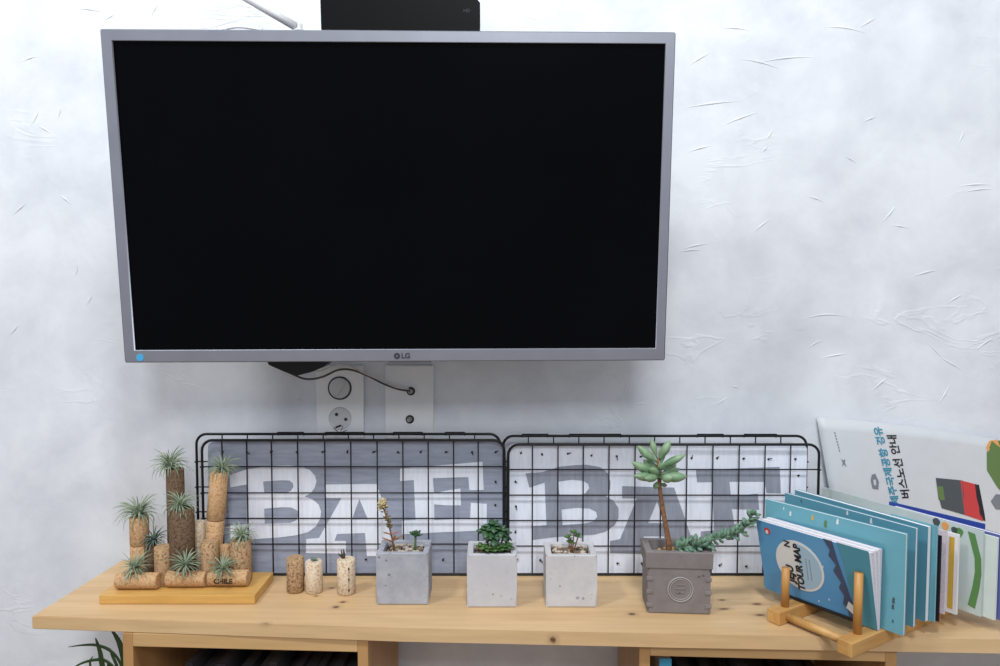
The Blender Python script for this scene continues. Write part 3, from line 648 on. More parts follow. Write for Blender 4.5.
b = bmesh.new(); tube(b, [(ce[0]+.0165*math.cos(a*PI/18), yf-.0004, ce[2]+.0165*math.sin(a*PI/18)) for a in range(36)], .0010, n=6, closed=True, up=(0, 1, 0))
tube(b, [(ce[0]+.0138*math.cos(a*PI/18), yf-.0003, ce[2]+.0138*math.sin(a*PI/18)) for a in range(36)], .0006, n=6, closed=True, up=(0, 1, 0)); em = obj('round_emblem', b, mat('emblem_concrete', (158, 152, 151), .8), t)
em['label'] = 'paler raised ring emblem'
b = bmesh.new()
for z, s_ in ((.0065, .8), (.001, 1.), (-.0045, .75)): box(b, (ce[0], yf-.0003, ce[2]+z), (.014*s_, .0012, .0016), bev=.0004)
obj('emblem_lettering', b, M['concD'], em)
for s in (-1, 1):
    for z in (.011, .0295, .0475):
        b = bmesh.new(); box(b, (s*(W/2-.003), yf+.001, z), (.009, .0045, .0055), bev=.0012); obj('side_notch', b, M['concD'], t)
zs = h0+.010
b = bmesh.new(); pebbles(b, 0, 0, .017, zs+.002, 90, 14); o = obj('gravel', b, M['pebB'], t); o['kind'] = 'stuff'
b = bmesh.new(); pebbles(b, -.012, -.003, .014, zs+.003, 34, 15, s=(.0018, .0036)); o = obj('gravel', b, mat('pebble_ochre', (206, 164, 96), .7, var=.3, vscale=90), t); o['kind'] = 'stuff'
b = bmesh.new(); box(b, (0, 0, zs-.004), (.060, .038, .008)); obj('soil', b, M['soil'], t)
yp = t.location.y-.018
S = [local(t, *q, yp) for q in ((670, 551), (668.5, 540), (665.5, 525), (662.5, 508), (660.5, 494), (659.5, 484), (658.5, 474), (658, 466), (658, 458))]; S[0].z = zs-.002
b = bmesh.new(); tube(b, S, [.0040, .0038, .0034, .0031, .0028, .0026, .0024, .002, .0016], n=10); obj('trunk', b, M['stembrown'], t, True)
b = bmesh.new()
def pl(px, py, qx, qy, w_, dy=0., dy2=0.):
    a = local(t, px, py, yp+dy); c_ = local(t, qx, qy, yp+dy2); dd = c_-a
    leaf(b, a, dd, dd.length, w_*1.08, w_*.98, curve=.06, n=10, seg=10, belly=.55, tip=.2)
for a in [(659, 475, 631, 464, .0125, 0, -.010), (659, 477, 634, 477.5, .0125, -.004, -.018), (660, 477, 687, 478, .0145, -.004, -.012), (659, 467, 686, 456, .0110, 0, -.002), (657, 462, 637, 447, .0125, 0, .004), (660, 459, 671, 441, .0115, 0, -.004),
          (657, 458, 650, 438, .0090, 0, .004), (658, 476, 645, 480, .0120, -.004, -.026), (662, 478, 672, 479, .0130, -.004, -.026), (659, 470, 643, 461, .0120, .002, .022), (660, 468, 676, 466, .0120, .002, .022),
          (659, 474, 650, 470, .0110, .0, -.020), (659, 470, 664, 464, .0095, -.001, -.016), (657, 482, 655, 489, .0075, -.001, -.006), (661, 464, 663, 446, .0090, 0, .006), (660, 474, 680, 470, .0100, .003, .012), (660, 484, 667, 486, .0060, 0, .004)]: pl(*a)
obj('plump_leaves', b, M['pachy'], t)
# trailing stem
def trail(pts, seed, yv, w_=.0074, L_=.0135, per=5, dens=1.0):
    P = [local(t, x, y, yv) for x, y in pts]; r_ = random.Random(seed); bs_ = bmesh.new(); tube(bs_, P, .0013, n=6); bb = bmesh.new()
    for i in range(len(P)-1):
        for k in range(int(per*dens)):
            s = (k+r_.random()*.5)/per/dens; p = P[i].lerp(P[i+1], s); dd = (P[i+1]-P[i]).normalized()
            a = r_.uniform(0, 2*PI); u = dd.orthogonal().normalized(); v = dd.cross(u); o_ = u*math.cos(a)+v*math.sin(a)
            leaf(bb, p, o_+dd*.55, L_*r_.uniform(.75, 1.1), w_, w_*.6, curve=.1, n=7, seg=5, belly=.6)
    return bs_, bb
bs_, bb = trail([(676, 546), (684, 543), (694, 543), (704, 541), (712, 540), (720, 538.5), (728, 537), (735, 535), (742, 531), (747, 525), (750, 518), (754, 513)], 2, yp+.012, per=7)
obj('trailing_stem', bs_, M['sedum'], t); obj('trailing_leaves', bb, M['sedum'], t)
bs_, bb = trail([(676, 549), (684, 547), (693, 547), (702, 546), (709, 544)], 4, yp-.002, per=10)
obj('trailing_stem', bs_, M['sedum'], t); obj('trailing_leaves', bb, M['sedum'], t)

# ------------------------------------------------------------------ three loose corks
def cork_bm(L_, r=.0118, wob=.0002, c=(0, 0, 0), axis=None):
    bb = bmesh.new(); ch = .0012
    lathe(bb, [(r-ch, 0), (r, ch), (r, L_*.5), (r*.99, L_-ch), (r-ch, L_)], c, 28, axis=axis, wob=wob); return bb
def standing(px, py, h, m, label, r=.0123):
    q = onz(px, py); t = thing('upright_cork', label, 'cork', (q.x, q.y+r, SHELF+.0003)); obj('cork', cork_bm(h, r), m, t); return t
t = standing(293.2, 594.5, .050, M['corkbrown'], 'brown speckled cork standing on shelf, leftmost of three beside the tray', .0124)
b = bmesh.new(); box(b, (0, -.0122, .018), (.004, .0012, .0005))
for k in range(14):
    a = random.uniform(-1.1, 1.1); z = random.uniform(.006, .044); box(b, (.0124*math.sin(a), -.0124*math.cos(a), z), (.0022, .0006, .0005), R=Matrix.Rotation(random.uniform(-1, 1), 3, 'Y') @ Matrix.Rotation(a, 3, 'Z'))
obj('printed_mark', b, M['print'], t)
t = standing(312, 595, .045, M['corkpale'], 'pale cork with small grey-green tuft, between the two other shelf corks')
b = bmesh.new(); rosette(b, Vector((0, 0, .044)), 12, .009, .0028, 8, e0=.3, e1=1.6); obj('tuft', b, M['airdark'], t)
t = standing(344.6, 596.5, .050, M['corkpale'], 'pale cork with dark sprouting twigs, nearest the blue-grey pot', .0130)
b = bmesh.new()
for dx, L_ in ((-.5, .016), (.1, .015), (-1.4, .013), (.35, .010), (-1.0, .009)): leaf(b, (-.003, 0, .049), (dx, -.1, 1), L_, .0032, .002, curve=.25)
obj('twigs', b, M['twig'], t)
b = bmesh.new()
for k in range(7): box(b, (.006, -.0116, .008+k*.0052), (.0005+.0015*(k % 3 == 0), .0008, .0038), R=Matrix.Rotation(.5, 3, 'Z'))
obj('printed_mark', b, M['print'], t)

# ------------------------------------------------------------------ tray of cork planters
TZ = SHELF+.013
fa = onz(98, 605.4); fb = onz(255.5, 603.6)
b = bmesh.new(); y0 = (fa.y+fb.y)/2; y1 = -.0865
box(b, ((fa.x+fb.x)/2, (y0+y1)/2, SHELF+.0068), (fb.x-fa.x, y1-y0, .0126), bev=.001)
tag(obj('wooden_tray', b, M['tray']), 'flat yellowish wooden board at the left end of shelf carrying air plants', 'tray')
TZ = SHELF+.0134
def air(bm, c, n, L_, seed, tilt=(0, 0, 1), w_=.0026, droop=.5, spread=1.0):
    """fountain of thin arching leaves"""
    r_ = random.Random(seed); T = Vector((0, 0, 1)).rotation_difference(Vector(tilt).normalized())
    for k in range(n):
        f = (k+.5)/n; a = k*2.39996+r_.uniform(-.25, .25); el = math.radians(8+80*f**.8) + r_.uniform(-.12, .12)
        LL = L_*r_.uniform(.65, 1.12); turn = r_.uniform(1.5, 2.9)*(1.15-.65*f)
        p = Vector(c)+Vector((math.cos(a), math.sin(a), 0))*.0015; pts = []; rs = []
        for i in range(9):
            s = i/8; pts.append(p.copy()); rs.append(w_*.5*(1-s)**.6*(.7+.5*s*(1-s)*2)+.00013)
            e_ = el-turn*s; d = T @ Vector((math.cos(a)*math.cos(e_), math.sin(a)*math.cos(e_), math.sin(e_))); p = p+d*(LL/8)
        tube(bm, pts, rs, n=5, flat=.4)
def cork_planter(label, segs, m, plant=None, r=.0115, axis=None, mark=None, name='cork_planter'):
    """segs: list of (base, length, axis) cork pieces; plant: (pixel, y, leaf length, n, material, tilt)"""
    base = Vector(segs[0][0]); t = thing(name, label, 'air plant' if plant else 'cork', base)
    for (p, L_, ax) in segs:
        q = Vector(p)-base
        if ax is None: bb = cork_bm(L_, r, c=q)
        else: bb = cork_bm(L_, r, c=q, axis=ax)
        obj('cork', bb, m, t)
    if plant:
        (px, py, y, L_, n, mm, tl) = plant; c = ony(px, py, y)-base; bb = bmesh.new(); air(bb, c, n, L_, int(px), tilt=tl); obj('air_plant', bb, mm, t)
        if abs(c.z) > 0: pass
    return t
yF = onz(134, 591, TZ).y
def lying(px0, px1, pyb, label, plant, tilt=0.):
    a = onz(px0, pyb, TZ); c = onz(px1, pyb, TZ); r = .0112
    return cork_planter(label, [((a.x, a.y+r, TZ+r+.0002), c.x-a.x, (1, tilt, 0))], M['cork'], plant, r=r)
GA = 'air plants on corks on the wooden tray'
l1 = lying(113.5, 155.5, 591.5, 'grey-green air plant on a cork lying at the left front of the tray', (136, 569, yF+.011, .031, 60, M['air'], (-.1, -.5, 1)))
l2 = lying(164, 203.5, 589.5, 'air plant on a cork lying in the middle front of the tray', (186, 566, yF+.012, .031, 58, M['air'], (0, -.5, 1)))
l3 = lying(206.5, 246, 588.5, 'air plant on a cork printed with capitals, lying at right front of tray', (224, 569, yF+.011, .028, 56, M['air'], (-.1, -.5, 1)))
b = text_bm('CHILE', .0100, .0004, bold=.0005); b.transform(frame_mx((.0235, -.0112, -.0015), *FRONT)); obj('printed_word', b, M['print'], l3)
def up(px, w_px, ytop, ybase_px, y, label, m, plant=None, split=None, lean=0., name='cork_planter', vis=None):
    y = -.170+(y+.1415)*1.05; zb = TZ+.0002
    if plant:
        plant = list(plant); plant[2] = y; ytop = plant[1]+1.5
    q = ony(px, ytop, y); L_ = q.z-zb; r = w_px/2*(y+CAMD+.02)/FPX
    ax = (lean, 0, 1) if lean else None; bx = q.x-lean*L_
    if split: segs = [((bx, y, zb), L_*split-.0003, ax), ((bx+lean*L_*split, y, zb+L_*split), L_*(1-split), ax)]
    else: segs = [((bx, y, zb), L_, ax)]
    return cork_planter(label, segs, m, plant, r=r, name=name)
up(139, 18, 521, 0, -.085, 'air plant topping a reddish cork column at the left rear of tray', M['cork'], (138.5, 515, -.085, .037, 80, M['air'], (0, 0, 1)), split=.55)
up(163, 17, 546, 0, -.104, 'speckled cork standing behind the left lying cork, no plant of its own', M['corkbrown'], None, name='upright_cork')
up(150.5, 12, 548, 0, -.088, 'small dark air plant on a low cork between the column and the dark bark tube', M['bark'], (154, 541, -.092, .025, 52, M['airdark'], (0, -.2, 1)))
up(175, 17, 474, 0, -.074, 'air plant on the tallest dark bark column of the tray', M['bark'], (170.5, 467, -.074, .036, 80, M['air'], (-.1, 0, 1)))
up(181.5, 24, 512, 0, -.100, 'air plant on the thick dark bark column in front of the tallest one', M['bark'], (180.5, 507, -.104, .032, 66, M['air'], (0, -.1, 1)))
up(199, 11.5, 521, 0, -.074, 'slim pale cork standing between dark bark column and leaning stacked corks', M['corkpale'], None, name='upright_cork')
s4 = up(219.5, 17.5, 478, 0, -.080, 'air plant on two stacked leaning corks printed with capitals, in front of wire mesh', M['cork'], (222, 470, -.080, .031, 58, M['air'], (.1, 0, 1)), split=.55, lean=.10)
for k, (s_, zz, xx) in enumerate((('CANTO', .060, .0065), ('VINO', .020, .0025))):
    b = text_bm(s_, .009, .0004); b.transform(frame_mx((xx, -.0122, zz), Vector((.1, 0, 1)).normalized(), Vector((-1, 0, .1)).normalized(), Vector((0, -1, 0)))); obj('printed_word', b, M['print'], s4)
up(209.5, 17, 541, 0, -.104, 'brown cork standing right of the middle lying cork, no plant of its own', M['corkbrown'], None, name='upright_cork')
up(225, 11, 545, 0, -.088, 'small reddish cork between stacked corks and the rightmost cork', M['cork'], None, name='upright_cork')
up(240.5, 20.5, 546, 0, -.092, 'air plant on a speckled upright cork at the right end of tray', M['corkbrown'], (241, 538, -.094, .029, 56, M['air'], (.1, 0, 1)))

# ------------------------------------------------------------------ booklet rack and booklets
RA = math.radians(32); U = Vector((math.cos(RA), math.sin(RA), 0)); V = Vector((math.sin(RA), -math.cos(RA), 0))   # U: along the stack, V: across, towards the room
BZ = SHELF+.0185
k1 = onz(779.5, 613, SHELF+.018); k2 = onz(852, 644, SHELF+.018)
rk = thing('booklet_rack', 'honey coloured wooden rack with upright pegs holding a row of booklets', 'rack', (k1.x, k1.y, SHELF+.0003), RA - 0)
def rl(p): v = Vector(p)-rk.location; return Vector((v.x*math.cos(RA)+v.y*math.sin(RA), -v.x*math.sin(RA)+v.y*math.cos(RA), v.z))
k2l = rl((k2.x, k2.y, rk.location.z)); barw = .019; LB = .235
# bars run along local +x; bar A starts at the origin, bar B at k2
K2 = Vector((k2l.x, k2l.y, 0))
for (x0, y0) in ((0, 0), (K2.x, K2.y)):
    Lb = LB if y0 == 0 else LB - K2.x
    if y0 == 0: Lb = .165
    bb = bmesh.new(); box(bb, (x0+Lb/2, y0+barw/2, .0088), (Lb, barw, .0176), bev=.0012); obj('bar', bb, M['rack'], rk)
ang = math.atan2(K2.y, K2.x)
bb = bmesh.new(); tube(bb, [(.018, -.0002, .0085), (K2.x+.018, K2.y+barw, .0085)], .0055, n=14); obj('cross_rail', bb, M['rack'], rk, True)
bb = bmesh.new(); tube(bb, [(.145, -.0002, .0085), (.145, K2.y+barw, .0085)], .0055, n=14); obj('cross_rail', bb, M['rack'], rk, True)
for pxb, pyb, pyt in ((785, 606, 568), (857.3, 633, 573)):
    q = onz(pxb, pyb, SHELF+.018); top_ = ony(pxb, pyt, q.y); l = rl(q); bb = bmesh.new(); hh = top_.z-SHELF
    tube(bb, [(l.x, l.y, .0177), (l.x, l.y, hh)], .0052, n=16); obj('peg', bb, M['dowel'], rk, True)

BK = []
def booklet(name, label, br, tr, tl, th, cover, group=None, page='paper', width=None, z=BZ, uang=None, taper=None, top=None):
    """booklet standing on its long edge; br/tr/tl: bottom right, top right, top left of the cover in the photo"""
    P = onz(*br, z); zt_ = ony(tr[0], tr[1], P.y).z; H = zt_-z
    if tl is not None:
        T = onz(*tl, zt_); d = Vector((T.x-P.x, T.y-P.y, 0)); Wd = d.length
    else: Wd = width; d = Vector((-math.cos(uang), math.sin(uang), 0))
    if uang is not None: d = Vector((-math.cos(uang), math.sin(uang), 0))
    if width: Wd = width
    d.normalize(); rz = math.atan2(-d.y, -d.x)      # local +x runs from far left end to the near right end
    t = thing(name, label, 'booklet', (P.x, P.y, z), rz, group)
    cv = .0006
    # local frame: x<0 towards the far end, y>0 towards the back of the stack
    bb = bmesh.new(); box(bb, (-Wd/2, cv/2, H/2), (Wd, cv, H)); obj('front_cover', bb, M[cover] if isinstance(cover, str) else cover, t)
    bb = bmesh.new(); box(bb, (-Wd/2, th-cv/2, H/2), (Wd, cv, H)); obj('back_cover', bb, M[cover] if isinstance(cover, str) else cover, t)
    bb = bmesh.new(); box(bb, (-Wd/2, th/2, H/2-.0002), (Wd-.0012, th-2*cv-.0002, H-.0008)); obj('page_block', bb, M[page], t)
    t['_w'] = Wd; t['_h'] = H; BK.append(t); return t, Wd, H
def deco(t, bm2, m, x, z, name='cover_print', rot=0., y=-.0003):
    """flat printed shape put on the front cover; local x measured from the near right end"""
    bm2.transform(Matrix.Rotation(rot, 4, 'Z')); bm2.transform(frame_mx((x, y, z), *FRONT)); return obj(name, bm2, M[m], t)
def oval(rx, rz, n=32): return [(rx*math.cos(2*PI*k/n), rz*math.sin(2*PI*k/n)) for k in range(n)]

GB = 'booklets standing in the wooden rack'
# front tour-map booklet: leaning front cover, fanned pages
P = onz(877.5, 631, BZ); TRf = (864.5, 552.5); TRb = (878, 548)
H1 = .1035; Wd = .156; A1_ = math.radians(55); th1 = .0035
t = thing('tour_map_booklet', 'sky blue tour map booklet with pale oval, frontmost in the wooden rack', 'booklet', (P.x, P.y, BZ), -A1_)
lean = -.026
def wedge(y0b, y1b, y0t, y1t, W_, h, x1=0.):
    bb = bmesh.new(); v = [bb.verts.new(p) for p in [(-W_, y0b, 0), (x1, y0b, 0), (x1, y1b, 0), (-W_, y1b, 0), (-W_, y0t, h), (x1, y0t, h), (x1, y1t, h), (-W_, y1t, h)]]
    for f in ((3, 2, 1, 0), (4, 5, 6, 7), (0, 1, 5, 4), (1, 2, 6, 5), (2, 3, 7, 6), (3, 0, 4, 7)): bb.faces.new([v[i] for i in f])
    return bb
hz = H1
obj('front_cover', wedge(0, .0006, lean, lean+.0006, Wd, hz), M['blue'], t)
npg = 6
for i in range(npg):
    a = lean+.0012+(i/npg)*(.0054-lean); c_ = lean+.0012+((i+.9)/npg)*(.0054-lean)
    obj('page_leaf', wedge(.0008+i*.0007, .0014+i*.0007, a, c_, Wd-.001, hz-.0012*(1+i % 2)), M['paper'] if i % 2 == 0 else M['paperpink'], t)
obj('back_cover', wedge(.0052, .0058, .0072, .0078, Wd, hz), M['tealdark'], t)
tiltv = Vector((0, lean, hz)).normalized(); nrm = Vector((1, 0, 0)).cross(tiltv)
def deco1(bm2, m, x, z, name='cover_print', rot=0., off=.0003):
    bm2.transform(Matrix.Rotation(rot, 4, 'Z')); o_ = Vector((x, 0, 0)) + tiltv*z + nrm*off
    bm2.transform(frame_mx(o_, Vector((1, 0, 0)), tiltv, nrm)); return obj(name, bm2, M[m], t)
sc_ = lambda L: [(x, z) for x, z in L]
# printed scenery: teal right side, slate ridge, oval title
deco1(flat_poly([(0, .001), (0, .108), (-.040, .108), (-.034, .080), (-.030, .05), (-.024, .001)], depth=.0003), 'tealprint', 0, 0)
deco1(flat_poly([(-.058, .108), (-.046, .108), (-.042, .085), (-.036, .06), (-.030, .035), (-.020, .001), (-.034, .001), (-.036, .018), (-.041, .022), (-.038, .034), (-.044, .044), (-.040, .052), (-.049, .066), (-.044, .075), (-.053, .086), (-.050, .094)], depth=.0003), 'navy', 0, 0, off=.0006)
deco1(flat_poly([(-.127, .0004), (-.020, .0004), (-.020, .0060), (-.127, .0050)], depth=.0003), 'ink', 0, 0, 'bottom_band', off=.0009)
deco1(flat_poly(oval(.0345, .036), depth=.0003), 'ellipse', -.097, .056, rot=0)
t_o = [(x, z) for x, z in oval(.0315, .0325) if x > -.002]
deco1(flat_poly(t_o, depth=.0003), 'ellipse2', -.097, .056, off=.0006)
deco1(text_bm('JEJU', .0145, .0003, bold=.0005), 'ink', -.1115, .040, 'cover_title', rot=PI/2, off=.0009)
deco1(text_bm('N', .0125, .0003, bold=.0003), 'ink', -.1110, .084, 'cover_title', rot=PI/2, off=.0009)
deco1(text_bm('TOUR MAP', .0135, .0003, bold=.0005), 'ink', -.0970, .054, 'cover_title', rot=PI/2, off=.0009)
for xx in (-.086, -.081):
    bb = bmesh.new()
    for k in range(9): box(bb, (0, -.014+k*.0035, 0), (.0009, .0024, .0003))
    deco1(bb, 'inkgrey', xx, .055, 'small_print', off=.0009)
deco1(flat_poly(oval(.0048, .0048, 20), depth=.0003), 'redp', -.140, .094, 'round_mark')
deco1(flat_poly(oval(.0022, .0030, 12), depth=.0003), 'ellipse', -.1405, .0925, 'round_mark', off=.0006)
deco1(flat_poly([(-.034, .012), (-.026, .006), (-.020, .010), (-.024, .018), (-.030, .022)], depth=.0003), 'ellipse', -.003, .006, off=.0009)
for x, z in ((-.068, .072), (-.063, .066), (-.125, .020), (-.060, .020), (-.075, .012)):
    deco1(flat_poly([(0, -.0022), (.0008, 0), (0, .0022), (-.0008, 0)], depth=.0003), 'ellipse', x, z)

t, w_, h_ = booklet('booklet', 'teal booklet with small white figures, directly behind the tour map booklet', (903, 636), (906.5, 534.5), (765.5, 499), .0052, 'teal', GB)
for x, z, m, s in ((-.150, .1135, 'ellipse', .003), (-.100, .112, 'leafp', .0045), (-.118, .116, 'yellow', .0035), (-.084, .119, 'ellipse', .0035), (-.012, .040, 'greyp', .0035), (-.0125, .032, 'greyp', .003), (-.0122, .014, 'greyp', .0018), (-.160, .118, 'ellipse', .0018)):
    deco(t, flat_poly([(-s*.5, -s), (s*.5, -s), (s*.3, 0), (s*.5, s*.6), (0, s*1.2), (-s*.4, s*.5)], depth=.0003), m, x, z)
t, w_, h_ = booklet('booklet', 'darker teal booklet standing third from the front of the rack', (913, 627.6), (918.5, 528.5), (785, 493), .0052, 'tealdark', GB)
for x, z, m, s in ((-.090, .121, 'ellipse', .003), (-.057, .119, 'ellipse', .0035), (-.160, .120, 'navy', .002)):
    deco(t, flat_poly([(-s*.5, -s), (s*.5, -s), (s*.3, 0), (0, s*1.2), (-s*.4, s*.5)], depth=.0003), m, x, z)
booklet('booklet', 'teal booklet with thick white page edge, fourth from the front of the rack', (925, 622), (927.5, 527), (795, 490), .0080, 'tealdark', GB)
booklet('booklet', 'teal booklet just in front of the thin black edged one', (934, 622.5), (935, 526.5), None, .0030, 'teal', GB, width=.06, uang=math.radians(59))
booklet('booklet', 'thin booklet with black cover beside white leaflets in rack', (938.5, 622), (939.5, 536), None, .0018, 'blackcover', GB, width=.150, uang=math.radians(59), page='blackcover')
booklet('booklet', 'thin white leaflet right behind the black covered booklet', (944, 614.5), (946, 531.5), None, .0022, 'paperpink', GB, width=.150, uang=math.radians(59))
t, w_, h_ = booklet('booklet', 'white booklet with upright mustard stripe in the rack', (956, 615), (957.5, 535), None, .0035, 'paper', GB, width=.150, uang=math.radians(59))
deco(t, flat_poly([(-.011, .006), (-.0045, .006), (-.0045, .100), (-.011, .100)], depth=.0003), 'yellow', 0, 0)
t, w_, h_ = booklet('booklet', 'grey-green booklet with a bent green stripe near its edge', (980.5, 617), (981.5, 531.7), (822, 487), .0022, 'greencover', GB)
deco(t, flat_poly([(-.0190, .106), (-.010, .105), (-.0015, .075), (-.0005, .055), (-.0025, .035), (-.007, .008), (-.0160, .010), (-.011, .036), (-.0085, .056), (-.0095, .074)], depth=.0003), 'greenp', 0, 0, 'green_stripe')
for x, z, m, s in ((-.060, .106, 'greyp', .006), (-.048, .104, 'orangep', .006), (-.036, .102, 'greyp', .005), (-.030, .101, 'greenp', .0065)):
    deco(t, flat_poly([(s*.8*math.cos(k)*(1+.2*math.sin(3*k)), s*math.sin(k)) for k in [i*2*PI/12 for i in range(12)]], depth=.0003), m, x, z)
booklet('booklet', 'pale green booklet between the green striped one and the violet-blue one', (994.5, 620.5), (993.5, 538), None, .0035, 'palegreen', GB, width=.195, uang=math.radians(62))
booklet('booklet', 'violet-blue booklet at the right edge, behind the pale green one', (1004, 622), (1005, 537.0), None, .0070, 'purple', GB, width=.150, uang=math.radians(62))
booklet('booklet', 'thin royal blue booklet whose top edge shows before the leaning brochure', (982, 606), (982, 524), (889, 501.5), .0015, 'bluethin', GB)

# leaning brochure: a curved sheet against the wall
b = bmesh.new(); nx, nz = 24, 12; Wb, Hb = .34, .210; G = []
B0 = Vector((.4985, 0, SHELF+.0008))
def sheet(u, v):    # u 0..1 along the length, v 0..1 up
    top_l = ony(817, 417, -.008); bot_l = Vector((top_l.x+.036, -.030, SHELF+.001))
    top_r = Vector((top_l.x+.335, -.008, top_l.z-.045)); bot_r = Vector((top_l.x+.350, -.030, SHELF+.001))
    a = top_l.lerp(top_r, u); c = bot_l.lerp(bot_r, u); p = c.lerp(a, v)
    p.y += -.004*math.sin(PI*u)*v ; p.z += .006*math.sin(PI*u)*v
    return p
bro = thing('brochure', 'large grey-white brochure with sideways blue and black lettering, leaning against wall', 'brochure', (.6, -.035, SHELF))
off = Vector(bro.location)
for th_ in (0, .0012):
    G.append([[b.verts.new(sheet(i/nx, j/nz)-off+Vector((0, th_, 0))) for j in range(nz+1)] for i in range(nx+1)])
for g in G:
    for i in range(nx):
        for j in range(nz): b.faces.new((g[i][j], g[i+1][j], g[i+1][j+1], g[i][j+1]))
for i in range(nx):
    for j in (0, nz): b.faces.new((G[0][i][j], G[0][i+1][j], G[1][i+1][j], G[1][i][j]))
for j in range(nz):
    for i in (0, nx): b.faces.new((G[0][i][j], G[0][i][j+1], G[1][i][j+1], G[1][i][j]))
obj('sheet', b, M['brochure'], bro, True)
def onsheet(bm2, m, u, v, su, name='print', rot=0., lift=.0006, real=True):
    """wraps a flat shape (metres) onto the sheet at (u, v)"""
    bm2.transform(Matrix.Rotation(rot, 4, 'Z')); 
    for vt in bm2.verts:
        uu = u+vt.co.x/.335; vv = v+vt.co.y/.21; p = sheet(uu, vv); e1 = sheet(uu+.01, vv)-p; e2 = sheet(uu, vv+.01)-p; n = e1.cross(e2).normalized()
        if n.y > 0: n = -n
        vt.co = p-off+n*(lift+vt.co.z)
    return obj(name, bm2, M[m], bro)
# place by reading where the sheet meets the sight line
def uv(px, py):
    best = None
    for i in range(101):
        for j in range(51):
            p = sheet(i/100, j/50); v = p-CP; zc = v.y*math.cos(PITCH)-v.z*math.sin(PITCH); yc = v.y*math.sin(PITCH)+v.z*math.cos(PITCH)
            d = (497+FPX*v.x/zc-px)**2+(333-FPX*yc/zc-py)**2
            if best is None or d < best[0]: best = (d, i/100, j/50)
    return best[1], best[2]
RT = PI/2+math.radians(6)
u, v = uv(899, 466); onsheet(text_bm('버스노선 안내', .0165, .0003, bold=.0004), 'ink', u, v, 1, 'heading', rot=RT)
u, v = uv(887, 466); onsheet(text_bm('제주국제공항 경유', .0150, .0003, bold=.0004), 'inkteal', u, v, 1, 'heading', rot=RT)
b = bmesh.new()
for k in range(7): box(b, (0, k*.0042, 0), (.0016, .0026, .0002))
u, v = uv(838.5, 450); onsheet(b, 'inkgrey', u, v, 1, 'small_print', rot=.1)
u, v = uv(843, 462); onsheet(flat_poly([(-.003, -.006), (.000, -.002), (.004, -.006), (.002, 0), (.004, .005), (0, .003), (-.003, .006), (-.001, 0)], depth=.0003), 'inkgrey', u, v, 1, 'small_mark')
u, v = uv(876, 482)
onsheet(flat_poly([(-.006, -.010), (.003, -.011), (.006, 0), (.002, .012), (-.004, .010), (-.007, .002)], [[(-.003, -.005), (.001, -.005), (.002, .004), (-.003, .003)]], depth=.0003), 'pebB_' if False else 'inkgrey', u, v, 1, 'small_picture')
def quad(pts, m, name):
    U_ = [uv(*p) for p in pts]; u0, v0 = U_[0]
    onsheet(flat_poly([((a-u0)*.335, (c-v0)*.21) for a, c in U_], depth=.0003), m, u0, v0, 1, name)
quad([(935.5, 477), (962, 481), (964, 495), (964, 516), (941, 509), (937, 495)], 'greyp', 'bus_picture')
quad([(961, 481), (976, 484.5), (977, 497), (981, 512), (983, 520), (964, 516), (963, 498)], 'redp', 'bus_picture')
quad([(937.5, 487), (942, 487), (944, 499), (939, 499)], 'leafp', 'bus_picture')
quad([(975.5, 485), (978, 486), (984, 513), (985, 521), (981, 518), (978, 504)], 'blackcover', 'bus_picture')
quad([(986, 452), (992, 441), (1000, 440), (1012, 442), (1010, 480), (1006, 497), (997, 487), (986.5, 471)], 'leafp', 'plant_picture')
quad([(986, 448), (990, 440), (996, 440), (999, 447), (996, 453), (989, 454)], 'orangep', 'plant_picture')
quad([(991, 500), (996, 494), (1008, 495), (1008, 510), (996, 510)], 'inkgrey', 'plant_picture')

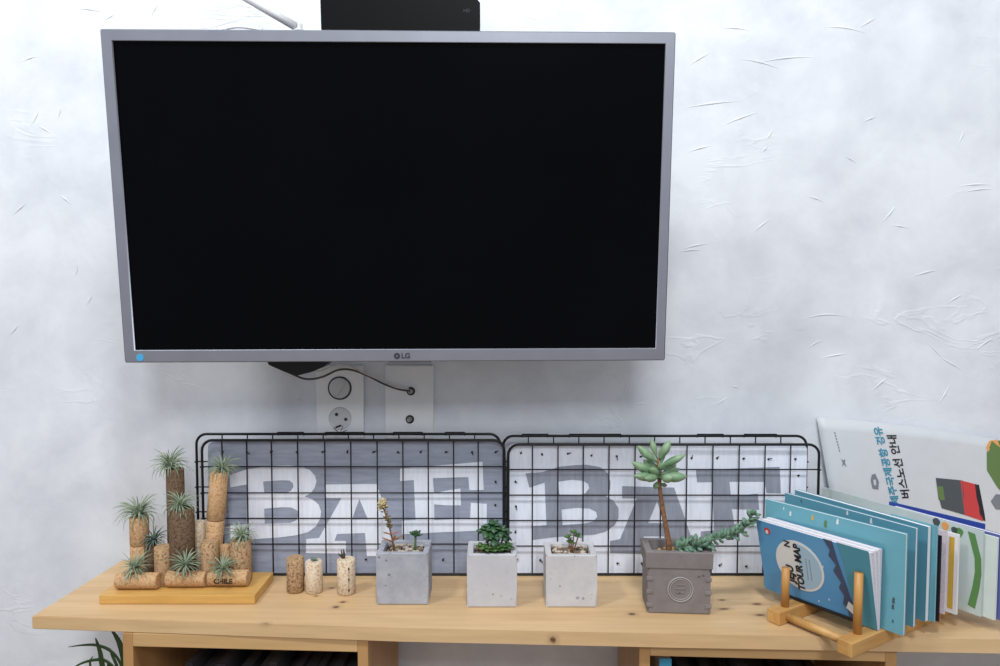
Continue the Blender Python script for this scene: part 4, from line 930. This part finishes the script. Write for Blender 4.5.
# ------------------------------------------------------------------ plant at the left, below the shelf
pp = thing('potted_plant', 'dark green strap-leaved plant in a pot beside the left crate, under shelf end', 'plant', (-.555, -.13, 0))
b = bmesh.new(); lathe(b, [(.040, 0), (.042, .004), (.047, .10), (.049, .16), (.045, .16), (.043, .148)], (0, 0, 0), 28); obj('pot', b, M['terracotta'], pp, True)
b = bmesh.new(); lathe(b, [(.043, .135), (.043, .147)], (0, 0, 0), 24); obj('soil', b, M['soil'], pp)
def blade(pts, wd, name='leaf'):
    P = [ony(x, y, yy)-Vector(pp.location) for x, y, yy in pts]; P = [Vector((P[0].x*.3, 0, .147))] + P; out = []; 
    for i in range(len(P)-1):
        p0, p1, p2, p3 = P[max(i-1, 0)], P[i], P[i+1], P[min(i+2, len(P)-1)]
        for k in range(6):
            s = k/6; out.append(.5*((2*p1)+(p2-p0)*s+(2*p0-5*p1+4*p2-p3)*s*s+(3*p1-p0-3*p2+p3)*s**3))
    out.append(P[-1]); n_ = len(out); rs = [wd/2*min(1, (.35+1.2*i/n_))*max(.06, (1-((i/n_)**4))) for i in range(n_)]
    bb = bmesh.new(); tube(bb, out, rs, n=6, flat=.16, up=(0, -1, 0)); obj(name, bb, M['housegreen'], pp, True)
y_ = -.13
blade([(125, 690, y_), (124, 660, y_), (119, 642, y_), (111, 629, y_)], .012)
blade([(116, 700, y_), (104, 672, y_), (100, 652, y_), (95.5, 638, y_)], .010)
blade([(126, 700, y_), (122, 668, y_), (112, 652, y_), (98, 645.5, y_), (84, 645, y_), (68, 647, y_)], .006)
blade([(122, 700, y_), (116, 672, y_), (106, 661, y_), (94, 660, y_), (80, 664, y_), (68, 672, y_)], .006)
blade([(122, 700, y_), (118, 670, y_), (112, 655, y_), (110, 648, y_)], .006)
blade([(110, 710, y_), (96, 685, y_), (86, 672, y_), (78, 668, y_), (64, 680, y_)], .007)
blade([(112, 710, y_), (96, 680, y_), (90, 664, y_), (93, 656, y_)], .005)
blade([(122, 700, -.06), (124, 668, -.06), (121, 652, -.06)], .009)
blade([(116, 700, -.08), (110, 672, -.08), (108, 662, -.08)], .010)
